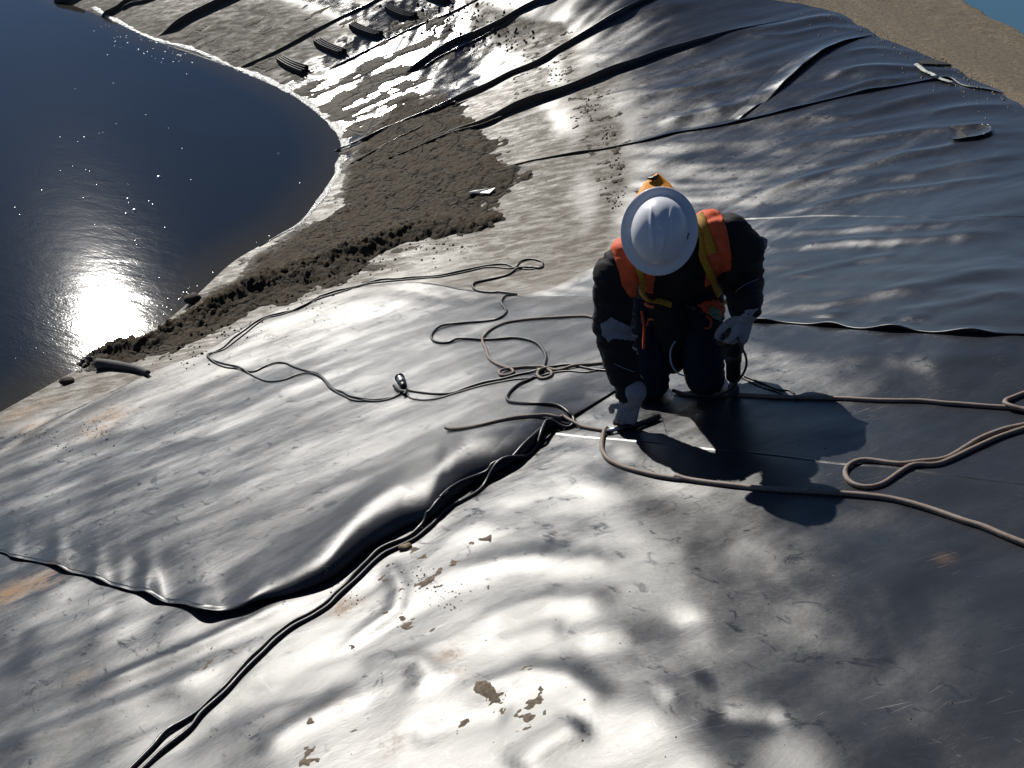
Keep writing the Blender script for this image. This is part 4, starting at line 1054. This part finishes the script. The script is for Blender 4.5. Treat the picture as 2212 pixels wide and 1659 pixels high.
# back flap of the vest standing up behind the helmet
ap = at_px(1419, 375, 4.30); b1 = at_px(1370, 428, 4.22); b2 = at_px(1466, 420, 4.22); m1 = at_px(1390, 395, 4.28); m2 = at_px(1446, 395, 4.28)
lowl, lowr = at_px(1366, 470, 4.19), at_px(1478, 470, 4.19)
rows = [(ap - (b2 - b1) * .04, ap + (b2 - b1) * .04), (m1, m2), (b1, b2), (lowl, lowr)]
Vf, Ff = [], []
rr_ = []
for (a0, a1), (c0, c1) in zip(rows[:-1], rows[1:]):
    for t in np.linspace(0, 1, 5, endpoint=False): rr_.append((a0 + (c0 - a0) * t, a1 + (c1 - a1) * t))
rr_.append(rows[-1])
for a0, a1 in rr_:
    for s_ in np.linspace(0, 1, 9): Vf.append(a0 + (a1 - a0) * s_ + vec(0, -.02, .01) * math.sin(s_ * math.pi) - vec(0, .004, 0) * math.cos(s_ * 9))
nr = len(rr_); Ff = [tuple(int(v) for v in f)[::-1] for f in grid_faces(nr, 9)]
fl = py_obj('back_flap', Vf, Ff, plain('orange_yellow_back_panel', (.75, .28, .02), .7, .3, var=.15), None, True)
md = fl.modifiers.new('t', 'SOLIDIFY'); md.thickness = .012
dg = bpy.context.evaluated_depsgraph_get(); new = bpy.data.meshes.new_from_object(fl.evaluated_get(dg)); fl.modifiers.clear(); fl.data = new
wpart(fl)
tip = blob_mesh('flap_tab', [[(at_px(1400, 386, 4.27), .006), (at_px(1412, 385, 4.26), .009)], [(at_px(1412, 385, 4.26), .008), (at_px(1423, 378, 4.28), .005)], [(at_px(1411, 387, 4.26), .007), (at_px(1410, 393, 4.255), .004)]], .004, M_BLACK, None, 1); wpart(tip)
# small grey loop on the right sleeve
lp = tube('sleeve_loop', [at_px(1634, 522, 4.30), at_px(1646, 514, 4.29), at_px(1653, 520, 4.29), at_px(1652, 533, 4.30), at_px(1644, 546, 4.32)], np.array([.010, .013, .012, .010, .006]), M_GREYREF); wpart(lp)
# pale drawcord hanging before the chest and thin piping on the sleeves
strapcol = plain('pale_cord', (.25, .30, .38), .6)
dc = tube('drawcord', resample([at_px(1459, 737, 4.05), at_px(1450, 752, 4.05), at_px(1448, 770, 4.06), at_px(1452, 790, 4.07), at_px(1464, 806, 4.09), at_px(1479, 812, 4.1)], 30), .0032, strapcol); wpart(dc)
for P_ in (PX1((1910, 1210), (1860, 1250), (1760, 1280), (1700, 1330), (1630, 1385)), PX2((265, 775), (330, 810), (420, 840), (500, 880), (560, 915), (585, 950))):
    strap('sleeve_piping', P_, .0035, M_GREYREF, .003, .002)

# hard hat: full brim, raised ridges
HAT = empty('hard_hat', (0, 0, 0)); HAT.parent = WRK; HAT.matrix_parent_inverse = Matrix.Identity(4)
HAT.location = Vector(HATC - WORG)
HAT.rotation_euler = RH.to_euler()
nu_, prof = 132, []
A_, B_ = .106, .128      # half width, half length of dome
for t in np.linspace(0, 1, 22):                       # dome
    an = t * math.pi / 2; prof.append((math.sin(an) ** .92, .128 * math.cos(an) ** .85 if an < math.pi / 2 - 1e-6 else 0, 0))
prof += [(1.02, -.003, .006), (1.03, -.006, .012), (1.0, -.010, .030), (1.0, -.014, .040), (1.0, -.0165, .0415), (1.0, -.0185, .040), (1.0, -.016, .030), (1.0, -.012, .008), (.97, -.008, 0)]
Vh, Fh = [], []
for i, (s_, z_, br) in enumerate(prof):
    for k in range(nu_):
        an = 2 * math.pi * k / nu_; ca, sa = math.cos(an), math.sin(an)
        ex = A_ * s_ + br * .98; ey = B_ * s_ + br * (1.0 if sa > 0 else .92)
        x_, y_ = ex * ca, ey * sa
        z2 = z_
        if i < 22 and s_ > .05:
            # three raised ribs running front to back, pinched to the crown
            g_ = math.exp(-((x_ - .026 + .16 * y_) / .006) ** 2) + math.exp(-((x_ + .026 - .16 * y_) / .006) ** 2) + .5 * math.exp(-(x_ / .02) ** 2)
            g_ *= sstep(-.115, -.04, y_) * (1 - sstep(.035, .10, y_)); 
            z2 += .0105 * float(g_) * math.cos(s_ * 1.2)
        if br > .02: z2 -= .010 * (abs(ca) ** 2) - .004
        Vh.append((x_, -y_ * -1, z2))
for i in range(len(prof) - 1):
    for k in range(nu_):
        k2 = (k + 1) % nu_; Fh.append((i * nu_ + k, i * nu_ + k2, (i + 1) * nu_ + k2, (i + 1) * nu_ + k)[::-1])
hs = py_obj('shell', Vh, Fh, M_HAT, HAT, True)
sb = tube('suspension_band', [(.088 * math.cos(a), .108 * math.sin(a), -.006) for a in np.linspace(0, 2 * math.pi, 32)], .006, M_BLACK, HAT)
for sx in (-1, 1):
    bm = bmesh.new(); bmesh.ops.create_cube(bm, size=1, matrix=Matrix.Translation((sx * .109, .012, .016)) @ Matrix.Rotation(R(8 * sx), 4, 'Z') @ Matrix.Diagonal((.004, .026, .006, 1)))
    bmesh.ops.bevel(bm, geom=bm.edges[:], offset=.001, segments=1, affect='EDGES')
    me = bpy.data.meshes.new('side_slot'); bm.to_mesh(me); bm.free(); me.materials.append(M_BLACK if sx < 0 else M_HAT)
    o = bpy.data.objects.new('side_slot', me); COL.objects.link(o); o.parent = HAT

# gloves
def glove(wrist, back, direction, thumb_side, curl, size=1., splay=.10, name='glove', cuffl=.05):
    d = direction / np.linalg.norm(direction); b = back - d * back.dot(d); b /= np.linalg.norm(b); s_ = np.cross(d, b) * thumb_side
    L = size
    chains = []
    cuff = wrist - d * cuffl * L
    chains.append([(cuff, .047 * L), (wrist - d * .01, .038 * L)])
    for o_ in (-.027, -.009, .009, .027):
        chains.append([(wrist + s_ * o_ * .7 * L, .021 * L), (wrist + d * .085 * L + s_ * o_ * L, .017 * L)])
    lens = [(.027, .040, .026, .022), (.009, .045, .029, .023), (-.009, .042, .027, .022), (-.027, .033, .021, .019)]
    tips = []
    for i, (o_, l1, l2, l3) in enumerate(lens):
        p = wrist + d * .088 * L + s_ * o_ * 1.05 * L; ang = curl[0]; ch = [(p, .0140 * L)]
        for l_, c_, r_ in ((l1, curl[0], .0128), (l2, curl[1], .0118), (l3, curl[2], .0105)):
            ang_ = ang; dirn = (d + s_ * (o_ / .027) * splay) * math.cos(ang_) - b * math.sin(ang_); dirn /= np.linalg.norm(dirn)
            p = p + dirn * l_ * L * 1.08; ch.append((p, r_ * L)); ang += c_
        chains.append(ch)
    t0 = wrist + d * .025 * L + s_ * .03 * L - b * .008
    t1 = t0 + (d * .55 + s_ * .75 - b * .25) * .042 * L; t2 = t1 + (d * .85 + s_ * .15 - b * .5) * .036 * L; t3 = t2 + (d * .8 - s_ * .25 - b * .5) * .028 * L
    chains.append([(t0, .020 * L), (t1, .016 * L), (t2, .0135 * L), (t3, .0115 * L)])
    g = blob_mesh(name, chains, .0046, M_GLOVE, None, 2, .0012, 45, 17)
    g.data.materials.append(M_PALM)
    me = g.data
    for p in me.polygons:
        c = np.array(p.center); rel = c - wrist
        if rel @ d > .115 * L or (np.array(p.normal) @ b < -.45 and rel @ d > -.01): p.material_index = 1
    return wpart(g)
gl = float(ground_z(.485, 3.55))
HANDL = vec(*at_px(1352, 918, 4.47)); HANDL[2] = gl + .055
dirL = HANDL - HLh; 
glove(HLh + vec(0, 0, 0), vec(-.15, -1.0, .35), dirL + vec(0, 0, .0), 1, (.45, .75, .55), 1.08)
dirR = at_px(1590, 750, 4.30) - HRh
glove(HRh, vec(.45, -.5, .5), dirR, 1, (.75, .95, .7), 1.10, cuffl=.02)
tag(WRK, 'worker in white hard hat, orange vest and yellow harness kneeling on the black liner', 'person')

# ------------------------------------------------------------------ hand tools
def put(name, bm, mat, parent=None, smooth=True):
    me = bpy.data.meshes.new(name); bm.to_mesh(me); bm.free(); me.materials.append(mat)
    for p in me.polygons: p.use_smooth = smooth
    o = bpy.data.objects.new(name, me); COL.objects.link(o)
    if parent: o.parent = parent
    return o
# upright tool in the right-hand glove, nozzle down on the liner
TL = empty('hot_air_tool'); tb = at_px(1588, 826, 4.50); tt_ = at_px(1584, 712, 4.30); tb[2] = ground_z(tb[0], tb[1]) + .012
ax_t = tt_ - tb
def lath(name, base, axis_, prof, mat, parent, n=20):
    axis_ = axis_ / np.linalg.norm(axis_); a = np.cross(axis_, [0.3, 1, 0]); a /= np.linalg.norm(a); b = np.cross(axis_, a)
    V_ = []; 
    for h, r_ in prof:
        for k in range(n):
            an = 2 * math.pi * k / n; V_.append(base + axis_ * h + r_ * (a * math.cos(an) + b * math.sin(an)))
    Fc = [(i * n + k, i * n + (k + 1) % n, (i + 1) * n + (k + 1) % n, (i + 1) * n + k) for i in range(len(prof) - 1) for k in range(n)]
    Fc += [tuple(range(n))[::-1], tuple((len(prof) - 1) * n + k for k in range(n))]
    return py_obj(name, V_, Fc, mat, parent, True)
Lt = float(np.linalg.norm(ax_t))
lath('nozzle', tb, ax_t, [(0, .022), (.02, .026), (.045, .024), (.05, .018), (.10, .018)], plain('dull_dark_steel', (.10, .10, .11), .5, .4, .5), TL)
lath('barrel', tb + ax_t / Lt * .09, ax_t, [(0, .026), (.005, .031), (.09, .031), (.10, .035), (.16, .036)], M_BLACK, TL)
lath('motor_housing', tb + ax_t / Lt * .24, ax_t, [(0, .038), (.01, .043), (.07, .045), (.085, .038), (.12, .030), (Lt - .22, .026)], M_BLACK, TL)
tag(TL, 'black upright hot air welding tool held in the glove beside the blue knee', 'tool')
cb = tube('power_cable', resample([tt_, at_px(1600, 745, 4.24), at_px(1612, 775, 4.24), at_px(1609, 800, 4.28), at_px(1590, 828, 4.36), at_px(1572, 845, 4.44), at_px(1540, 856, 4.52), at_px(1500, 855, 4.5)], 60), .005, M_BLACKC)
tag(cb, 'thin black cable arching from the welding tool down beside the knee', 'cable')
# small tool under the other glove
TK = empty('hand_roller'); p0 = at_px(1311, 930, 4.48); p1 = at_px(1338, 930, 4.47); p2 = at_px(1366, 927, 4.46); p3 = at_px(1424, 905, 4.50)
for p_ in (p0, p1, p2, p3): p_[2] = ground_z(p_[0], p_[1]) + .018
lath('blade', p0, p1 - p0, [(0, .004), (.002, .009), (float(np.linalg.norm(p1 - p0)), .010)], M_STEEL, TK, 8)
lath('collar', p1, p2 - p1, [(0, .010), (.004, .013), (float(np.linalg.norm(p2 - p1)), .012)], M_BLACK, TK, 14)
lath('handle', p2, p3 - p2, [(0, .011), (.01, .016), (.04, .015), (.09, .017), (float(np.linalg.norm(p3 - p2)), .013)], M_BLACK, TK, 14)
tag(TK, 'small steel-tipped tool with black handle pressed on the liner by the lower glove', 'tool')

# ------------------------------------------------------------------ metal plug on the cable
PG = empty('cable_plug'); g0 = shoot([(872, 843)])[0]; g1 = shoot([(852, 811)])[0]
g0 = g0 + vec(0, 0, .03); g1 = g1 + vec(0, 0, .075); axp = g1 - g0; LL = float(np.linalg.norm(axp))
M_ALU = plain('dull_aluminium', (.30, .30, .32), .38, .5, .85, var=.15)
lath('plug_body', g0 + axp / LL * .025, axp, [(0, .017), (.004, .024), (.03, .025), (.034, .0265), (.038, .0265), (.042, .022), (.085, .022), (.089, .025)], M_ALU, PG, 22)
lath('plug_cap', g0 + axp / LL * .108, axp, [(0, .021), (.003, .028), (.012, .028), (.016, .022), (.03, .021), (.032, .016)], M_BLACK, PG, 22)
lath('cable_gland', g0, axp, [(-.02, .012), (-.01, .019), (.012, .022), (.026, .017)], M_BLACK, PG, 16)
gg = shoot([(852, 838), (866, 850), (877, 851), (874, 858)])
tube('strain_relief', resample(gg + np.array([0, 0, .016]), 20), .011, M_BLACK, PG)
tag(PG, 'metal cable plug with black cap standing up on the loose sheet', 'plug')

# ------------------------------------------------------------------ curved rung bundles along the mud
def rung_bundle(corners, label):
    """corners: left end and right end of the lower bar, then of the upper bar"""
    a0, a1, b0, b1 = [np.array(p) for p in shoot(corners)]
    E = empty('rung_bundle', tuple(a0))
    n_ = b0 - a0; n_[2] = 0; n_ /= np.linalg.norm(n_); sp = float(np.linalg.norm((b0 - a0)[:2])) / 3
    hw = min(.020, sp * .30)
    for k in range(4):
        p0 = a0 + (b0 - a0) * k / 3; p1 = a1 + (b1 - a1) * k / 3; p1 = p1 + (p1 - p0) * (.05 * (k % 2))
        P_ = []
        for t in np.linspace(0, 1, 12):
            q_ = p0 + (p1 - p0) * t - n_ * .02 * math.sin(t * math.pi)
            P_.append((q_[0] - a0[0], q_[1] - a0[1], ground_z(q_[0], q_[1]) + .03 - a0[2]))
        P_ = np.array(P_); V_ = []
        for p in P_:
            for (u_, h_) in ((-hw, -.045), (-hw, .018), (-hw * .6, .026), (hw * .6, .026), (hw, .018), (hw, -.045)):
                V_.append(p + n_ * u_ + vec(0, 0, h_))
        Fc = [(i_ * 6 + j_, i_ * 6 + 6 + j_, i_ * 6 + 6 + (j_ + 1) % 6, i_ * 6 + (j_ + 1) % 6) for i_ in range(len(P_) - 1) for j_ in range(6)]
        Fc += [tuple(range(6)), tuple((len(P_) - 1) * 6 + j_ for j_ in range(6))[::-1]]
        py_obj('rung', V_, Fc, M_BLACK, E)
    for t in (.15, .88):
        tube('tie_bar', [(lambda q: (q[0] - a0[0], q[1] - a0[1], ground_z(q[0], q[1]) + .02 - a0[2]))((a0 + (a1 - a0) * t) * (1 - u_) + (b0 + (b1 - b0) * t) * u_) for u_ in (-.1, .3, .7, 1.1)], .010, M_BLACK, E, 6)
    tag(E, label, 'ladder rungs', 'curved black rung bundles in a row up the bank')
rung_bundle([(599, 134), (652, 161), (614, 129), (663, 149)], 'lowest bundle of curved black rungs, the one nearest the dark pond water')
rung_bundle([(679, 95), (731, 120), (693, 90), (745, 113)], 'second bundle of curved black rungs up from the water, on muddy liner')
rung_bundle([(755, 60), (813, 82), (767, 55), (824, 75)], 'third bundle of curved black rungs up from the water, below the bright belt')
rung_bundle([(832, 22), (888, 43), (843, 17), (898, 35)], 'fourth bundle of curved black rungs, lying against the mud lumps at the top')
rung_bundle([(906, -12), (958, 9), (918, -17), (970, 1)], 'topmost bundle of curved black rungs, cut off by the upper picture edge')

# ------------------------------------------------------------------ damage on the crest: cut flap, hole, tape
def c3x(a, b): return (1956 + a / 6.143) * 1.0
def PF(*p): return [((2700 + a / 6.143) * .7238, (320 + b / 6.143) * .7238) for a, b in p]
FP = shoot(PF((800, 415), (1150, 375), (1400, 365), (1560, 400), (1590, 470), (1450, 545), (1180, 600), (880, 640)))
cx_ = FP.mean(0)
rim = resample(np.vstack([FP, FP[:1]]), 60); 
fr_ = [(r_, cx_ + (p - cx_) * r_) for r_ in (1.0, .8, .55, .3, 0) for p in rim]
Vq = []
for r_, P_ in fr_:
    gz = ground_z(P_[0], P_[1]); dep_ = .022 * (1 if r_ > .9 else .25) + .010 * (r_ == .8)
    Vq.append((P_[0], P_[1], gz + dep_ + .003))
cp_ = py_obj('cut_flap', Vq, [tuple(int(v) for v in f) for f in grid_faces(5, 60)], M_LINER, None, True)
Vq = np.array(Vq); attr(cp_, 'dirt', Vq[:, 0] * 0 + .1); attr(cp_, 'sand', Vq[:, 0] * 0); attr(cp_, 'gloss', Vq[:, 0] * 0 + .1); attr(cp_, 'haze', Vq[:, 0] * 0)
M_HOLE = plain('hole_shade_black', (.008, .008, .009), .7, .3)  # near-black colour stands for the shade inside the opening and the tear
hq = shoot(PF((845, 460), (1000, 445), (1130, 500), (1180, 590), (880, 640)))
hq[:, 2] += .012
py_obj('opening', hq, [(0, 1, 2, 3, 4)], M_HOLE, cp_)
edge_ = tube('curled_edge', resample(shoot(PF((1400, 372), (1500, 362), (1560, 400), (1575, 460), (1530, 510), (1440, 545))) + np.array([0, 0, .014]), 24), .011, M_LINER, cp_)
tag(cp_, 'small dark tongue-shaped cut flap near the right end of the upper slope', 'cut flap')
tear = shoot(C(3, (1570, 385), (1610, 368), (1680, 372), (1740, 388), (1775, 400), (1690, 398), (1600, 395)))
tear[:, 2] += .02
th_ = py_obj('tear', np.vstack([tear, tear - np.array([0, 0, .012])]), [tuple(range(7))] + [(i, (i + 1) % 7, (i + 1) % 7 + 7, i + 7)[::-1] for i in range(7)], M_HOLE)
tag(th_, 'narrow black tear in the liner at the crest beside the gravel', 'tear')
tp = C(3, (1565, 395), (1590, 415), (1620, 440), (1660, 455), (1700, 480), (1740, 495), (1790, 510))
tpw = shoot(resample(np.array(tp, float), 26)); tpw[:, 2] += .012 + .006 * np.abs(np.sin(np.arange(26) * 1.7))
Vt = []
for i, p in enumerate(tpw):
    w_ = .02 + .014 * abs(math.sin(i * 1.3)); Vt += [p + vec(-w_, w_ * .6, 0), p + vec(0, 0, .012), p + vec(w_, -w_ * .6, -.003)]
tpo = py_obj('plastic_strip', Vt, [tuple(int(v) for v in f) for f in grid_faces(26, 3)], plain('pale_crumpled_film', (.55, .56, .50), .18, .6, var=.3), None, False)
tag(tpo, 'crumpled pale plastic strip on the liner just below the tear at the crest', 'plastic strip')
ww = shoot(C(2, (800, 1165), (830, 1155), (930, 1142), (960, 1138), (925, 1170), (870, 1168))); ww[:, 2] += .02
wp = py_obj('white_scrap', np.vstack([ww, ww - np.array([0, 0, .01])]), [tuple(range(6))[::-1]] + [(i, (i + 1) % 6, (i + 1) % 6 + 6, i + 6) for i in range(6)], plain('white_film', (.75, .74, .68), .3, .6))
tag(wp, 'white scrap of plastic lying on the cracked mud', 'scrap')

# rolled fold sticking out under the mud at the water's edge
fl_ = shoot([(212, 792), (240, 794), (270, 798), (300, 804), (322, 812)])
ro = tube('rolled_liner_edge', resample(fl_ + np.array([0, 0, .03]), 30), np.linspace(.040, .016, 30), plain('dusty_dark_roll', (.07, .07, .07), .7, .2), None, 14)
tag(ro, 'rolled dark liner edge poking out of the mud tip at the water', 'liner roll')
nvr = len(ro.data.vertices)
for nm in ('dirt', 'sand', 'gloss', 'haze'): attr(ro, nm, np.zeros(nvr) + .1)

# ------------------------------------------------------------------ stones and crumbs
def stone(name, px, r, mat, label, cat='stone', group=None):
    p = shoot([px])[0]; bm = bmesh.new(); bmesh.ops.create_icosphere(bm, subdivisions=2, radius=1)
    for v in bm.verts:
        k = 1 + .25 * float(noise(np.array([v.co.x * 1.7 + px[0]]), np.array([v.co.y * 1.7 + v.co.z]), 5)[0]); v.co = Vector((v.co.x * r * 1.3 * k, v.co.y * r * k, v.co.z * r * .6 * k))
    o = put(name, bm, mat); o.location = (p[0], p[1], p[2] + r * .35); o.rotation_euler = (0, 0, px[0]); tag(o, label, cat, group); return o
M_STONE = plain('tan_stone', (.20, .15, .09), .8, .3, var=.4, scale=80)
M_DARKST = plain('dark_clod', (.06, .05, .04), .9, .2, var=.4, scale=80)
stone('stone', C(8, (415, 345))[0], .018, M_STONE, 'left one of two tan pebbles by the twin cables above the mud crust')
stone('stone', C(8, (438, 335))[0], .015, M_STONE, 'right one of two tan pebbles by the twin cables above the mud crust')
stone('mud_lump', C(4, (410, 888))[0], .045, M_DARKST, 'dark mud lump on the liner at the water edge by the mud tip', 'lump')
stone('mud_lump', C(4, (1155, 395))[0], .06, M_DARKST, 'large dark mud lump standing in the water beside the mud bank', 'lump')
def crumbs(name, pxs, spread, n, rmin, rmax, mat, seed, label=None):
    rg = np.random.default_rng(seed); V_, Fc = [], []
    pts = []
    for i in range(n):
        c = pxs[rg.integers(len(pxs))]; pts.append((c[0] + rg.normal() * spread[0], c[1] + rg.normal() * spread[1]))
    W_ = shoot(pts)
    for p in W_:
        r_ = rmin + (rmax - rmin) * rg.random() ** 3; b = len(V_)
        for dx, dy, dz in ((1, 0, 0), (-.5, .8, 0), (-.6, -.8, 0), (.1, .1, .9)):
            V_.append((p[0] + dx * r_ * (.7 + .6 * rg.random()), p[1] + dy * r_ * (.7 + .6 * rg.random()), p[2] + dz * r_ - .001))
        Fc += [(b, b + 1, b + 3), (b + 1, b + 2, b + 3), (b + 2, b, b + 3)]
    o = py_obj(name, V_, Fc, mat); tag(o, label, None, None, 'stuff'); return o
crumbs('clay_crumbs', C(4, (150, 1210), (300, 1210), (380, 1270), (540, 1210), (600, 1180), (660, 1205), (560, 1140)), (14, 9), 260, .002, .011, M_CLAY, 1, 'orange clay crumbs scattered beside the sandy patch at the left')
crumbs('clay_crumbs', C(8, (450, 470), (560, 560), (680, 640), (60, 640), (30, 540)) + C(7, (2060, 540)), (20, 16), 340, .0015, .007, M_CLAY, 2)
crumbs('clay_crumbs', [(x, y) for x in range(0, 2212, 110) for y in range(880, 1659, 90)], (60, 50), 420, .0012, .005, M_DARKST, 3, 'fine dark crumbs scattered over the near liner')
crumbs('mud_crumbs', [(1100, 100), (1200, 160), (1270, 235), (1310, 300), (1330, 360), (1325, 430), (1020, 60), (950, 45)], (10, 12), 500, .004, .018, M_DARKST, 4, 'dark crumbs left along the old water line')
crumbs('mud_crumbs', [(940, 40), (1000, 30), (1080, 60), (900, 50), (1120, 70), (1000, 75)], (40, 20), 300, .006, .035, M_DARKST, 5)
crumbs('mud_crumbs', [(700, 600), (800, 560), (950, 530), (640, 650), (500, 715), (380, 765)], (45, 14), 500, .004, .02, M_DARKST, 6, 'mud crumbs fallen from the bank on to the liner')
crumbs('gravel', [(x, y) for x, y in [(1800, 15), (1900, 40), (2000, 90), (2100, 140), (2180, 180), (2050, 40), (2150, 90), (1900, 10)]], (45, 30), 900, .004, .014, M_STONE, 7, 'loose stones on the gravel crest')

# metallic beads added on the pond to make the sun sparkles on the water
def glint_beads():
    rg = np.random.default_rng(44)
    P = [(343, 383, 2.8), (290, 455, 3.0), (276, 430, 2.0), (272, 462, 1.6), (278, 438, 1.2), (322, 435, 1.2), (330, 442, 1.3)]
    for a, b in [(450, 535), (595, 800), (617, 795), (505, 825), (467, 850), (360, 825), (437, 997), (362, 1025), (537, 1030), (515, 1022), (252, 1142), (500, 1188), (90, 1247), (118, 1290), (580, 1110), (768, 1105), (570, 1350), (812, 1445), (820, 1470), (733, 1540), (1145, 1080), (1093, 892), (1012, 770), (874, 690), (697, 742), (1670, 920), (1800, 1100), (990, 1365), (680, 500)]:
        P.append((a * .36, b * .36, .7 + .5 * rg.random()))
    for i in range(46):
        a = 560 + 620 * rg.random(); P.append((a * .36, (170 + (a - 560) * .34 + rg.normal() * 38) * .36, .6 + .9 * rg.random()))
    for i in range(70):
        P.append((215 + rg.normal() * 62, 700 + rg.normal() * 55, .4 + .5 * rg.random()))
    for i in range(60):
        t = rg.random(); P.append((300 + 300 * t + rg.normal() * 8, 705 - 190 * t + rg.normal() * 12, .5 + .8 * rg.random()))
    V_, Fc = [], []
    W_ = at_z([(p[0], p[1]) for p in P], 0.)
    for (x, y, z), p in zip(W_, P):
        if zs(x, y) > -.01: continue
        r_ = .0085 * p[2]; b = len(V_)
        for i in range(1, 6):
            th = i / 5 * math.pi / 2
            for k in range(12): V_.append((x + r_ * math.sin(th) * math.cos(k * math.pi / 6), y + r_ * math.sin(th) * math.sin(k * math.pi / 6), r_ * .8 * math.cos(th) - .001))
        V_.append((x, y, r_ * .8 - .001))
        for i in range(4):
            for k in range(12): Fc.append((b + i * 12 + k, b + i * 12 + 12 + k, b + i * 12 + 12 + (k + 1) % 12, b + i * 12 + (k + 1) % 12))
        for k in range(12): Fc.append((b + 60, b + k, b + (k + 1) % 12))
    m = NT('glint_bead_metal'); m.set(Base_Color=(.8, .8, .8, 1), Roughness=.28, Metallic=.9)
    o = py_obj('glint_beads', V_, Fc, m.m, None, True); tag(o, 'tiny added beads that make the sun sparkles on the dark pond water', None, None, 'stuff')
glint_beads()
